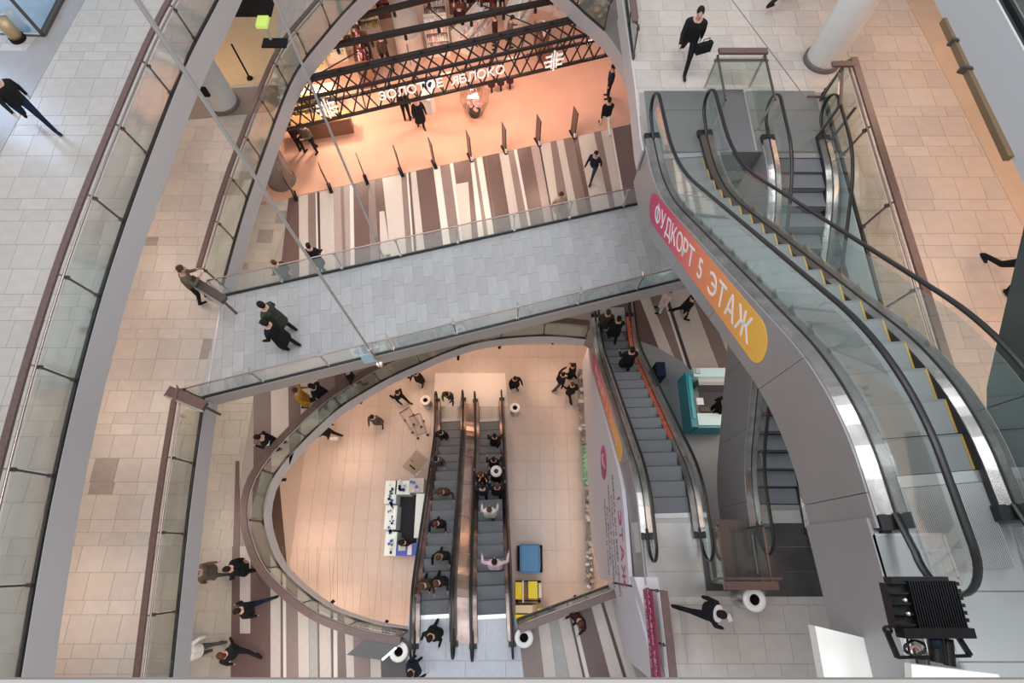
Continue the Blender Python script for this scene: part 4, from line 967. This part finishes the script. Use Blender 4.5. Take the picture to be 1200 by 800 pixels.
# shelving
GOODC = [mat('goods_%s' % n_, c, .5) for n_, c in (('white', (.9, .85, .78)), ('yellow', (.85, .62, .22)), ('pink', (.8, .45, .42)), ('dark', (.12, .06, .05)), ('red', (.5, .08, .06)))]
SHW = mat('shelf_cream', (.80, .70, .60), .5); SHD = mat('shelf_brown', (.22, .10, .06), .5)
def gondola(u, v, rz, w_, d_, lv, lab, mats, m=SHW, h0=.35, dh=.36):
    p = P(u, v, Z2 + .016); t = thing('shelf_unit', lab, 'shelf', p, R(rz))
    MB().box((0, 0, h0 / 2), (w_, d_, h0)).build('plinth', m, t); MB().box((0, d_ * .5, (h0 + lv * dh) / 2 + .1), (w_, .04, h0 + lv * dh + .2)).build('back_panel', m, t)
    for s_ in (-1, 1): MB().box((s_ * w_ / 2, 0, (h0 + lv * dh) / 2), (.03, d_, h0 + lv * dh)).build('side_panel', m, t)
    g = MB()
    for k in range(lv + 1):
        dd = d_ * (1 - .16 * k)
        if k: MB().box((0, (d_ - dd) / 2, h0 + dh * k), (w_, dd, .025)).build('shelf_board', m, t)
        x = -w_ / 2 + .08
        while x < w_ / 2 - .06:
            for r_ in range(2):
                hh = .08 + .14 * random.random(); ww = .05 + .05 * random.random()
                g.box((x, (d_ - dd) / 2 - dd * .42 + r_ * dd * .3, h0 + dh * k + .013 + hh / 2), (ww, ww, hh), mi=random.randrange(len(mats)))
            x += .11
    tag(g.build('goods', mats, t), kind='stuff'); return t
W_, Y_, P_, D_, R_c = GOODC
for i, (u, v, rz_, w_, mm, lab) in enumerate(((352, 88, 14, 2.6, [W_, Y_], 'front row of cream shelves with white and yellow goods at the shop left'), (372, 72, 14, 2.8, [W_, W_, Y_], 'second row of cream shelves with white goods at the shop left'),
      (392, 56, 14, 2.8, [W_, Y_, D_], 'third row of cream shelves with mixed goods at the shop left'), (412, 40, 14, 2.8, [Y_, W_], 'fourth row of cream shelves with yellow goods behind the nearer beam'),
      (432, 20, 14, 2.8, [P_, D_, R_c], 'back row of shelves with dark and pink goods left of the round column'), (432, 86, 100, 1.8, [D_, D_, R_c, P_], 'dark cluttered shelf just left of the round column base'))):
    gondola(u, v, rz_, w_, .6, 3, lab, mm, SHW if i < 4 else SHD)
gondola(515, 60, 8, 1.0, .7, 3, 'white bright shelf right of the round column', [W_, W_, P_], SHW); gondola(512, 30, 8, 1.0, .7, 3, 'white shelf behind the bright one right of the round column', [W_, P_], SHW)
gondola(555, 44, 60, 2.2, .9, 1, 'low white slanting table unit in the middle of the shop', [W_, P_], SHW); gondola(610, 20, 70, 2.0, .9, 1, 'low white table unit nearer the right side of the shop', [W_, W_], SHW)
gondola(560, 10, 0, 2.6, .8, 2, 'shelf with dark red goods at the top of the shop', [R_c, D_, W_], SHD); gondola(640, 6, -20, 2.2, .8, 3, 'shelf with pink and white goods at the upper right of the shop', [P_, W_, R_c], SHW)
gondola(672, 20, -30, 1.8, .8, 3, 'shelf with dark goods beside the right edge of the shop void', [P_, D_, W_], SHW); gondola(636, 62, 100, 1.2, .6, 2, 'small shelf under the right emblem of the lattice', [R_c, W_], SHD)
gondola(362, 138, 12, 2.9, .8, 2, 'yellow lit shelf of jars under the left emblem of the lattice', [Y_, W_, Y_], SHW); 
cn = thing('counter', 'low brown wooden counter in front of the yellow lit shelf', 'counter', P(382, 156, Z2 + .016), R(12))
MB().box((0, 0, .42), (2.4, .5, .84)).build('body', SHD, cn); MB().box((0, 0, .87), (2.5, .6, .06)).build('top', mat('oak', (.50, .25, .10), .4), cn)
# promo stand and crystal
t = thing('promo_stand', 'white slanted promo stand with a dark screen under the shop letters', 'stand', P(504, 130, Z2 + .016), R(-20))
MB().box((0, 0, .5), (.42, .35, 1.0)).build('base', WH, t); MB().box(None, (.5, .9, .05), M=Matrix.Translation((0, .1, 1.15)) @ Matrix.Rotation(R(35), 4, 'X')).build('board', WH, t); MB().box(None, (.28, .3, .02), M=Matrix.Translation((0, .2, 1.26)) @ Matrix.Rotation(R(35), 4, 'X')).build('screen', NV, t)
t = thing('crystal_display', 'faceted clear display pod with a dark base in the shop entrance', 'display', P(557, 133, Z2 + .016))
m = MB(); m.lathe([(0, 0), (.35, .05), (.62, .7), (.55, 1.3), (0, 1.75)], 6); o = m.build('crystal_shell', glass('pink_glass', (.95, .88, .86), .25), t); 
for p_ in o.data.polygons: p_.use_smooth = False
for k in range(6):
    a_ = k * math.pi / 3; c_, s_ = math.cos(a_), math.sin(a_)
    MB().tube([(.35 * c_, .35 * s_, .05), (.62 * c_, .62 * s_, .7), (.55 * c_, .55 * s_, 1.3), (0, 0, 1.75)], .014, 5).build('edge_rod', mat('rose_metal', (.7, .5, .45), .3, .5), t)
MB().lathe([(0, .01), (.3, .01), (.24, .3), (0, .32)], 12).build('base', BK, t); g = MB(); [g.ell((random.uniform(-.25, .25), random.uniform(-.25, .25), random.uniform(.4, .8)), (.09, .09, .07), n=6) for _ in range(14)]; tag(g.build('petals', mat('petal', (.85, .6, .6), .6), t), kind='stuff')
t = thing('bench', 'row of small dark red stools right of the crystal pod', 'stool', P(587, 106, Z2 + .016), R(15))
for k in range(3): MB().lathe([(.04, 0), (.04, .38), (.17, .40), (.17, .46), (0, .46)], 12, (k * .42 - .42, 0, 0)).build('seat', RD, t)
# small spotlights clamped under the rim of the oval opening
for i, (u, v) in enumerate(((421, 470), (370, 509), (331, 562), (316, 620), (341, 674), (388, 707), (452, 731), (478, 440), (537, 418), (586, 405), (649, 400), (676, 701))):
    q = P(u, v, Z2 - .75); wh = ['nearest the yellow jacket', 'by the person with the white bag', 'on the left just below the widest bend', 'on the far left above the brown floor strip', 'on the lower left bend', 'lower left, between the bend and the bottom', 'at the bottom beside the left escalator', 'at the top beside the person above the bin', 'at the top, above the foot of the escalators', 'at the top right of the escalators', 'at the top nearest the sign wall', 'on the short straight rail by the yellow carts'][i]
    t = thing('rim_spotlight', 'black rim spotlight of the oval opening ' + wh, 'spotlight', q, math.atan2(-q.x - 2, q.y - 3), 'black spotlights around the rim of the oval opening')
    MB().box((0, 0, 0), (.09, .24, .09)).build('lamp_body', BK, t); MB().box((0, 0, .09), (.05, .05, .12)).build('clamp', BK, t)
# anti theft gates
gt = None; GM = mat('gate_dark', (.09, .06, .06), .35)
for i, (u, v) in enumerate(((346, 230), (387, 221), (429, 211), (470, 202), (509, 193), (551, 185), (591, 176), (630, 167), (671, 158))):
    nm = ['leftmost', 'second', 'third', 'fourth', 'fifth', 'sixth', 'seventh', 'eighth', 'rightmost'][i]
    t = thing('security_gate', nm + (' from the left' if 0 < i < 8 else '') + ' of the slim dark security gates along the shop threshold', 'security gate', P(u, v, Z2 + .012), R(23), 'security gates along the shop threshold')
    MB().box((0, 0, .72), (.04, .40, 1.38)).build('panel', GM, t); MB().box((0, 0, .03), (.14, .5, .06)).build('foot', BK, t)
    MB().tube([(0, -.2, .05), (0, -.21, 1.40), (0, .21, 1.40), (0, .2, .05)], .018, 6).build('frame_tube', BK, t)
    MB().box((0, -.2, .18), (.08, .1, .2)).build('foot_cover', WH if i > 4 else BK, t)
# third floor: shop edge objects near the top
t = thing('green_sign', 'lit yellow-green sign on a black bracket at the top of the third floor', 'sign', P(309, 20, Z3 + 1.6))
MB().box((0, 0, 0), (.34, .9, .12)).build('light_box', mat('green_lit', (.52, .72, .16), .5, emit=.6), t)
MB().box((-.4, .3, .1), (1.3, .6, .2)).build('black_frame', BK, t); MB().box((.25, -.55, -.5), (.8, .4, .05)).build('black_shelf', BK, t); MB().tube([(.1, -.4, -1.6), (.1, -.4, -.1)], .05).build('support_tube', WHITE, t)
t = thing('stanchion', 'thin dark upright post on the third floor right of the white column', 'post', P(293, 92, Z3 + .014))
MB().tube([(0, 0, .05), (0, 0, 1.35)], .03).build('pole', BK, t); MB().lathe([(0, .05), (.09, .05), (.11, 0)], 14).build('foot', BK, t)
# fourth floor shop front in the upper left corner
t = structure('window_1', 'glass shop front with dark frame in the upper left corner')
q0, q1, q2 = P(52, 43, Z4), P(92, -35, Z4), P(-60, 38, Z4)
MB().bar(q0 + Vector((0, 0, .05)), q1 + Vector((0, 0, .05)), .14, .1).build('bottom_frame', DSTEEL, t); MB().bar(q0, q0 + Vector((0, 0, 3.2)), .06, .06).build('corner_post', DSTEEL, t)
MB().bar(q0 + Vector((0, 0, .02)), q2 + Vector((0, 0, .02)), .04, .04).build('bottom_frame', DSTEEL, t)
for A, B in ((q0, q1), (q0, q2)): MB().add([A + Vector((0, 0, .1)), B + Vector((0, 0, .1)), B + Vector((0, 0, 3.2)), A + Vector((0, 0, 3.2))], [(0, 1, 2, 3)]).build('glass_pane', GLD, t)
t = thing('display_drum', 'short golden drum with a black lid inside the corner shop window', 'display', P(22, 46, Z4 + .01))
MB().lathe([(0, .0), (.17, .0), (.17, .55), (0, .56)], 20).build('drum', mat('gold_drum', (.45, .33, .18), .35, .3), t); MB().lathe([(0, .0), (.19, .0), (.19, .10)], 20).build('dark_base', BK, t)
MB().prism([(p.x, p.y) for p in PL([(52, 43), (84, -20), (-60, -20), (-60, 41)], Z4)], Z4, Z4 + .016).build('shop_floor', mat('shop_blue_floor', (.48, .52, .56), .2, var=.12, scale=2), f4)
# ================================================================ RODS
def rod(u, v, top, lab, coup=.9):
    A = P(u, v, Z3 - .1); t = thing('suspension_rod', lab, 'rod', A)
    MB().tube([(0, 0, 0), (0, 0, coup)], .022, 8).build('lower_rod', STEEL, t); MB().tube([(0, 0, coup), (0, 0, coup + .28)], .04, 10).build('coupling', STEEL, t)
    MB().tube([(0, 0, coup + .28), (0, 0, top)], .028, 8).build('upper_rod', mat('rod_pale', (.55, .54, .52), .35, .5), t)
    MB().box((0, 0, 0), (.14, .1, .16)).build('anchor', STEEL, t)
rod(445, 427, 13.4, 'longer pale steel rod hanging in front of the footbridge, left of centre'); rod(450, 303, 16, 'pale steel rod hanging over the shop side of the footbridge', 1.0)
# ================================================================ BINS
BR_ = mat('bin_rim_white', (.82, .80, .78), .35)
def bin_(u, v, z, r, h, lab):
    p = P(u, v, z + h); t = thing('litter_bin', lab, 'bin', (p.x, p.y, z + .01))
    MB().lathe([(0, 0), (r * .9, 0), (r * .92, .03), (r * .92, h - .08), (r * .5, h - .08)], 28).build('body', STEEL, t)
    MB().lathe([(r * .46, h - .05), (r * .46, h), (r * .95, h), (r, h - .02), (r, h - .1), (r * .92, h - .1)], 28).build('rim', BR_, t); MB().lathe([(0, h - .35), (r * .46, h - .35), (r * .46, h - .03)], 24).build('inner_bucket', BK, t)
bin_(498.5, 468.5, Z1, .22, .85, 'white-rimmed round bin left of the central escalators on the lowest floor'); bin_(603.5, 477.5, Z1, .22, .85, 'white-rimmed round bin right of the central escalators on the lowest floor')
bin_(467, 763.5, Z2, .27, .9, 'white-rimmed round bin left of the top of the central escalators'); bin_(614, 747, Z2, .27, .9, 'white-rimmed round bin right of the top of the central escalators')
bin_(884.5, 702.5, Z3, .25, .85, 'steel round bin with pale rim beside the waiter')
# ================================================================ LOWEST FLOOR OBJECTS
CY = mat('counter_cyan_white', (.72, .86, .86), .3); PAP = mat('paper_print', (.55, .60, .62), .6); BLU = mat('bright_blue', (.04, .10, .52), .4)
k0 = P(455, 562, 1.0); t = thing('counter_kiosk', 'rectangular kiosk with pale cyan counters and a blue corner left of the central escalators', 'kiosk', (k0.x, k0.y, 0))
def kb(u0, v0, u1, v1, z0, z1, nm, m, par=None):
    A, B = P(u0, v0, z1), P(u1, v1, z1); c = (A + B) / 2 - t.location
    return MB().box((c.x, c.y, (z0 + z1) / 2 - t.location.z), (abs(B.x - A.x), abs(B.y - A.y), z1 - z0)).build(nm, m, par or t)
for v0, v1 in ((563, 590), (592, 620), (623, 651)):
    kb(452, v0, 463.5, v1, .05, 1.0, 'display_counter', CY); kb(454, v0 + 2, 462, v1 - 2, 1.0, 1.02, 'counter_top', mat('counter_glass', (.80, .92, .90), .08), )
kb(464, 563, 480, 579, .05, 1.0, 'display_counter', CY); kb(480, 560, 496, 577, .05, 1.05, 'display_counter', mat('counter_grey', (.5, .48, .48), .4))
kb(488, 578, 495, 630, .05, 1.0, 'display_counter', CY); kb(463, 636, 488, 651, .05, .95, 'blue_counter', BLU); kb(478, 637, 482, 650, .95, .96, 'stripe', LET); kb(464, 580, 488, 636, .01, .03, 'floor_mat', C_('mat_dark', (.05, .045, .05)))
kb(467, 638, 475, 645, .95, .99, 'paper', PAP)
g = MB()
for k in range(46):
    v = random.uniform(566, 648); u = random.uniform(455, 461); p = P(u, v, 1.03) - t.location; g.box((p.x, p.y, 1.05), (random.uniform(.03, .12), random.uniform(.04, .12), .05), random.random(), mi=random.randrange(3))
for k in range(14):
    p = P(random.uniform(466, 494), random.uniform(563, 575), 1.1) - t.location; g.box((p.x, p.y, 1.1), (.1, .1, .06), random.random(), mi=random.randrange(3))
tag(g.build('goods', [PAP, BLU, BK], t), kind='stuff')
# blue cart, yellow carts
t = thing('cart', 'bright blue box cart right of the central escalators', 'cart', P(620, 655, 0))
kb(609, 637, 633, 671, .15, .95, 'box', mat('cart_blue', (.03, .17, .42), .4)); kb(611, 639, 631, 669, .95, .99, 'lid', mat('cart_blue_lid', (.04, .22, .50), .35))
kb(633, 640, 636, 668, .8, .84, 'handle', BK); kb(606, 639, 609, 669, .15, .7, 'dark_side', BK)
for u, v in ((611, 640), (611, 668), (634, 640), (634, 669)): p = P(u, v, .1) - t.location; MB().lathe([(0, 0), (.06, 0), (.06, .12), (0, .12)], 10, (p.x, p.y, 0)).build('wheel', BK, t)
YL = mat('acid_yellow', (.72, .70, .02), .4)
t = thing('cart', 'yellow two-part cart with white divider, between the blue cart and the ring railing', 'cart', P(620, 690, 0))
kb(604, 682, 612, 702, .3, .9, 'yellow_box', YL); kb(619, 681, 630, 701, .3, .95, 'yellow_box', YL); kb(612, 680, 614, 706, .2, 1.0, 'divider', WH); kb(614, 684, 619, 700, .2, .6, 'gap_tray', mat('tray_tan', (.3, .22, .1), .6))
kb(631, 683, 635, 700, .3, .85, 'end_plate', WH); kb(604, 680, 634, 681.5, .75, .8, 'frame_bar', BK); kb(604, 703, 634, 704.5, .75, .8, 'frame_bar', BK)
for u, v in ((606, 682), (606, 704), (632, 682), (632, 704)): p = P(u, v, .1) - t.location; MB().lathe([(0, 0), (.06, 0), (.06, .2), (0, .2)], 10, (p.x, p.y, 0)).build('wheel', BK, t)
t = thing('cart', 'pale cart with yellow panels seen through the ring railing glass', 'cart', P(625, 720, 0))
kb(604, 709, 624, 718, .3, .85, 'pale_tray', mat('pale_tray', (.6, .62, .45), .5)); kb(604, 720, 620, 730, .3, .9, 'yellow_box', YL); kb(630, 713, 645, 722, .3, .9, 'yellow_box', YL); kb(604, 706.5, 628, 708, .8, .85, 'frame_bar', BK)
for u, v in ((606, 710), (640, 720)): p = P(u, v, .1) - t.location; MB().lathe([(0, 0), (.06, 0), (.06, .3), (0, .3)], 10, (p.x, p.y, 0)).build('wheel', BK, t)
# wire trolleys and frame board
WIRE = mat('wire_chrome', (.35, .32, .31), .35, .8)
for (u, v, rz_, lab) in ((484, 496, 35, 'left wire trolley on the lowest floor left of the escalators'), (493, 503, 20, 'right wire trolley on the lowest floor left of the escalators')):
    t = thing('wire_trolley', lab, 'trolley', P(u, v, 0.012), R(rz_))
    for zz in (.35, .6, .85):
        s_ = .5 + zz * .45; MB().tube([(-.3 * s_, -.45 * s_, zz), (.3 * s_, -.45 * s_, zz), (.3 * s_, .45 * s_, zz), (-.3 * s_, .45 * s_, zz), (-.3 * s_, -.45 * s_, zz)], .007, 5).build('rim_wire', WIRE, t)
    for k in range(5):
        x = -.22 + .11 * k; MB().tube([(x, -.4, .85), (x * .8, -.33, .35), (x * .8, .33, .35), (x, .4, .85)], .005, 4).build('basket_wire', WIRE, t)
    for sx in (-1, 1):
        MB().tube([(sx * .24, .4, .95), (sx * .22, .3, .12), (sx * .22, -.35, .12)], .010, 5).build('frame_tube', WIRE, t)
        for yy in (.3, -.35): MB().lathe([(0, 0), (.05, 0), (.05, .1), (0, .1)], 8, (sx * .22, yy, 0)).build('wheel', BK, t)
    MB().tube([(-.24, .42, .97), (.24, .42, .97)], .02, 6).build('handle', RD, t)
t = thing('frame_board', 'tilted thin framed board on legs above the kiosk', 'sign', P(490, 546, .02), R(-38))
for a_, b2 in (((-.35, -.45), (.35, -.45)), ((.35, -.45), (.35, .45)), ((.35, .45), (-.35, .45)), ((-.35, .45), (-.35, -.45))): MB().bar((*a_, .7), (*b2, .7), .03, .03).build('frame_bar', WIRE, t)
MB().box((0, 0, .69), (.68, .88, .01)).build('clear_board', glass('board_glass', (.9, .88, .85), .2), t); MB().box((0, -.2, .71), (.3, .06, .02)).build('label_strip', BK, t)
for x in (-.3, .3): MB().bar((x, 0, 0), (x, 0, .69), .03, .03).build('leg', WIRE, t)
# pale plates in front of the central escalators (lower end)
MB().prism([(p.x, p.y) for p in PL([(510, 437), (592, 437), (595, 476), (508, 476)], 0)], 0, .016).build('landing_plate', mat('landing_white', (.80, .74, .68), .25), f1)
# glass display cases along the sign wall
ITEM = [mat('case_item_%d' % i, c, .5) for i, c in enumerate(((.62, .62, .64), (.30, .55, .40), (.45, .42, .36), (.18, .18, .2)))]
def case(u0, v0, u1, v1, lab, mats, base=None):
    global t
    t = thing('display_case', lab, 'display case', P(u0, v1, 0)); kb(u0, v0, u1, v1, .02, .35, 'base', base or mat('case_base', (.28, .26, .24), .5)); kb(u0 + .5, v0, u1 - .5, v1, .35, 1.05, 'glass_box', GLC)
    g = MB()
    for k in range(int((v1 - v0) * .4)):
        p = P(random.uniform(u0 + 2, u1 - 2), random.uniform(v0 + 2, v1 - 2), .6) - t.location; g.box((p.x, p.y, .36 + .1), (random.uniform(.05, .2), random.uniform(.05, .2), random.uniform(.1, .3)), random.random() * 3, mi=random.randrange(len(mats)))
    tag(g.build('goods', mats, t), kind='stuff')
case(678, 432, 687, 520, 'long glass display case below the sign wall, beside the three people', ITEM[:1] + ITEM[2:]); case(683, 522, 690, 568, 'green glass display case below the magenta emblem of the sign wall', [ITEM[1]], mat('case_green', (.18, .50, .36), .4)); case(686, 574, 697, 690, 'glass display case with white and grey goods along the foot of the sign wall', [ITEM[0], ITEM[2], ITEM[3]])
# the teal kiosk (second level)
TE = mat('teal_body', (.02, .28, .34), .35); CYL = mat('teal_counter_top', (.62, .86, .88), .3)
t = thing('teal_kiosk', 'U-shaped teal kiosk with white counters on the grey floor of the second level', 'kiosk', P(805, 500, Z2 + .014))
Zk = Z2 + .014
def tk(u0, v0, u1, v1, z0, z1, nm, m): return kb(u0, v0, u1, v1, Z2 + z0, Z2 + z1, nm, m)
tk(812, 431, 860, 441, .02, 1.1, 'back_counter', CYL); tk(818, 443, 860, 451, .02, .8, 'back_shelf', COMB); tk(803, 436, 818, 500, .02, 1.0, 'side_counter', TE); tk(806, 440, 816, 490, 1.0, 1.04, 'counter_top', mat('teal_top', (.05, .40, .46), .3))
tk(816, 484, 856, 501, .02, 1.0, 'front_counter', TE); tk(817, 484, 856, 498, 1.0, 1.04, 'counter_top', CYL); tk(816, 466, 825, 474, 1.0, 1.14, 'till', LET); tk(820, 476, 833, 482, 1.0, 1.1, 'parcel', TN); tk(815, 431, 821, 437, 1.1, 1.2, 'plate', PAP); tk(818, 452, 858, 484, .015, .03, 'floor_mat', C_('mat_grey', (.12, .11, .12)))
t = thing('laptop_stand', 'small dark blue display beside the escalator with painted orange reflection, left of the teal kiosk', 'stand', P(765, 445, Z2 + .014))
MB().box((0, 0, .6), (.3, .5, 1.2)).build('body', NV, t)
# dark desk near the lower bin
tp = PL([(406, 767), (431, 746), (472, 751), (447, 773)], Z2 + 1.0)
t = thing('information_desk', 'dark grey slanted desk with a glowing white edge left of the white-rimmed bin', 'desk', (tp[0].x, tp[0].y, Z2 + .01)); o_ = t.location
MB().prism([(p.x - o_.x, p.y - o_.y) for p in tp], .96, 1.0).build('desk_top', mat('desk_dark', (.075, .075, .078), .3), t)
ctr = sum(tp, Vector()) / 4
MB().prism([((p.x - ctr.x) * .85 + ctr.x - o_.x, (p.y - ctr.y) * .85 + ctr.y - o_.y) for p in tp], 0, .96).build('body', CLADD, t)
MB().bar(tp[3] - o_ + Vector((.02, 0, -.02)), tp[2].lerp(tp[3], .35) - o_ + Vector((.02, 0, -.02)), .06, .08).build('lit_edge', mat('lit_edge', (.85, .95, .95), .3, emit=.9), t)
MB().prism([(p.x, p.y) for p in PL([(446, 764), (474, 757), (478, 800), (447, 800)], Z2)], Z2, Z2 + .016).build('floor_stripe', mat('stripe_charcoal', (.07, .065, .07), .35), f2)
# ================================================================ THIRD LEVEL LANDING RAILINGS AND BANNER
bp = PL([(756, 690), (762, 745), (768, 812)], Z3)
railing(bp, 'brown topped railing carrying the magenta banner at the bottom', side=1, pane=1.0, wood=.16, tube=False)
MG = mat('banner_magenta', (.30, .02, .09), .5)
t = thing('banner', 'magenta banner with pale lettering hung on the railing at the bottom', 'banner', bp[0])
for A, B in zip(bp[:-1], bp[1:]):
    o_ = Vector((-.06, 0, 0)); v = [A + o_ + Vector((0, 0, .0)) - bp[0], B + o_ - bp[0], B + o_ + Vector((0, 0, .95)) - bp[0], A + o_ + Vector((0, 0, .95)) - bp[0]]
    MB().add(v + [q + Vector((.012, 0, 0)) for q in v], [(0, 1, 2, 3), (7, 6, 5, 4), (0, 4, 5, 1), (3, 2, 6, 7), (0, 3, 7, 4), (1, 5, 6, 2)]).build('banner_sheet', MG, t)
dB = bp[-1] - bp[0]; rb = math.atan2(dB.y, dB.x)
o = text_mesh('МАГАЗИН ТЁПЛЫХ', .235, mat('banner_letters', (.62, .30, .40), .5), 'lettering', t, Matrix.Identity(4)); o.matrix_local = Matrix.Translation(dB * .5 + Vector((-.075, 0, .6))) @ Matrix.Rotation(rb, 4, 'Z') @ Matrix.Rotation(R(90), 4, 'X') 
o = text_mesh('ВЕЩЕЙ 1 ЭТАЖ', .19, MATS['banner_letters'], 'lettering', t, Matrix.Identity(4), bold=.004); o.matrix_local = Matrix.Translation(dB * .42 + Vector((-.075, 0, .22))) @ Matrix.Rotation(rb, 4, 'Z') @ Matrix.Rotation(R(90), 4, 'X')
c0 = P(848, 686, Z3 + 1.05); t = thing('pit_railing', 'glass railing with brown top between the two landings, beside the steel bin', 'railing', (c0.x, c0.y, Z3))
wd = (P(912, 686, Z3 + 1.05) - c0).x
MB().box((wd / 2, 0, 1.05), (wd, .17, .06)).build('handrail', WOOD, t); MB().box((wd / 2, .14, .95), (wd + .3, .05, .05)).build('rail_tube', DSTEEL, t)
for x in (.08, wd * .93):
    for yy in (.05, 1.25): MB().bar((x, yy, 0), (x, yy, .95), .045, .045).build('post', DSTEEL, t)
    MB().bar((x, .05, .93), (x, 1.35, .93), .04, .04).build('side_rail', DSTEEL, t); MB().box((x, .65, .48), (.012, 1.15, .8)).build('glass_pane', GL, t)
MB().box((wd / 2, .06, .48), (wd * .85, .012, .8)).build('glass_pane', GL, t)
for x0, x1, ys_ in ((3.2, 4.55, (.65, .1, -.45)), (5.95, 7.3, (.65, .1, -.45))):
    for yy in ys_: MB().box(((x0 + x1) / 2, yy, Z3 + .006), (x1 - x0, .54, .02)).build('landing_plate', mat('pale_landing_plate', (.50, .50, .50), .3, .6, var=.1, scale=2) if x0 < 4 else mat('dark_landing_plate', (.13, .13, .135), .25, .7, var=.2, scale=2), f3e)
MB().box((5.25, .2, Z3 + .0), (1.35, 1.6, .012)).build('dark_infill', mat('infill_dark', (.07, .07, .075), .3, .4), f3e)
# ================================================================ FLOODLIGHT
zf = 22.05; c0 = P(1081, 708, zf); t = thing('floodlight', 'black finned floodlight hanging on a bracket in front of the ledge', 'lamp', c0)
FB = mat('floodlight_black', (.010, .010, .012), .35, .3)
x0, x1 = (P(1037, 708, zf) - c0).x, (P(1124, 708, zf) - c0).x; y0, y1 = (P(1081, 745, zf) - c0).y, (P(1081, 674, zf) - c0).y
w_, h_ = x1 - x0, y1 - y0; cx, cy = (x0 + x1) / 2, (y0 + y1) / 2
bm = bmesh.new(); bmesh.ops.create_cube(bm, size=1); bmesh.ops.scale(bm, vec=(w_ * .93, h_ * .96, .045), verts=bm.verts); bmesh.ops.bevel(bm, geom=[e for e in bm.edges if abs((e.verts[0].co - e.verts[1].co).z) > .01], offset=.02, segments=4, affect='EDGES')
me = bpy.data.meshes.new('housing'); bm.to_mesh(me); bm.free(); me.materials.append(FB); link('housing', me, t, (cx, cy, 0))
for k in range(19):
    x = x0 + w_ * (.26 + .70 * k / 18); MB().box((cx + (x - cx) * .88, cy + h_ * .02, .03), (.004, h_ * .78, .03)).build('cooling_fin', FB, t)
for k in range(5): MB().box((x0 + w_ * .13, cy + h_ * (.38 - .17 * k), .035), (w_ * .2, .006, .03)).build('side_fin', FB, t)
for k in range(6): MB().box((x1 + .004, cy + h_ * (.36 - .12 * k), .0), (.012, .012, .03)).build('edge_fin', FB, t)
for yy in (.10, -.12): MB().lathe([(0, .01), (.006, .008), (.008, 0)], 10, (x0 + w_ * .16, cy + h_ * yy, .05)).build('screw', mat('shiny_screw', (.9, .9, .9), .15, 1), t)
MB().box((cx + w_ * .1, cy - h_ * .42, .05), (w_ * .28, h_ * .10, .006)).build('rating_plate', mat('plate_grey', (.10, .10, .10), .4), t)
MB().box((cx, cy - h_ * .43, .03), (w_ * .92, h_ * .16, .05)).build('rear_box', FB, t)
def lp(u, v, z=zf): return P(u, v, z) - c0
MB().bar(lp(1040, 742), lp(1052, 770), .016, .012).build('bracket_arm', FB, t); MB().bar(lp(1119, 740), lp(1137, 768), .016, .012).build('bracket_arm', FB, t); MB().bar(lp(1052, 770), lp(1137, 768), .010, .010).build('bracket_bar', FB, t)
for u, v in ((1040, 738), (1118, 738)): MB().ell(lp(u, v), (.016, .016, .016), n=10).build('knuckle', FB, t)
m = MB(); m.tube([lp(1096, 744), lp(1100, 776)], .026, 12); m.build('driver_housing', FB, t); MB().tube([lp(1110, 748), lp(1113, 780)], .018, 12).build('driver_housing', FB, t)
MB().lathe([(0, .012), (.014, .012), (.018, 0)], 14, lp(1096, 752, zf + .03)).build('driver_cap', NV, t)
pts = [lp(1072 + 11 * math.cos(R(a_)) + 2 * math.sin(a_), 759 + 9 * math.sin(R(a_)), zf + .01) for a_ in range(0, 720, 20)]
MB().tube(pts, .0035, 5).build('cable', FB, t); pts = [lp(1063, 745), lp(1064, 756), lp(1068, 768), lp(1080, 772), lp(1094, 770)]; MB().tube(smooth(pts, 4), .004, 5).build('cable', FB, t)
MB().tube([lp(1066, 760), lp(1072, 756), lp(1079, 763)], .005, 5).build('cable_joint', mat('copper_wire', (.5, .28, .2), .4), t)
# notices
t_ = P(431, 420, Z3 + .5); MB().box((0, 0, 0), (.3, .02, .42)).build('notice', mat('notice_blue', (.50, .72, .85), .4), None, t_, (R(-10), 0, angb)); tag(bpy.data.objects['notice'], 'pale blue notice on the near glass of the footbridge by the hanging rod', 'notice')
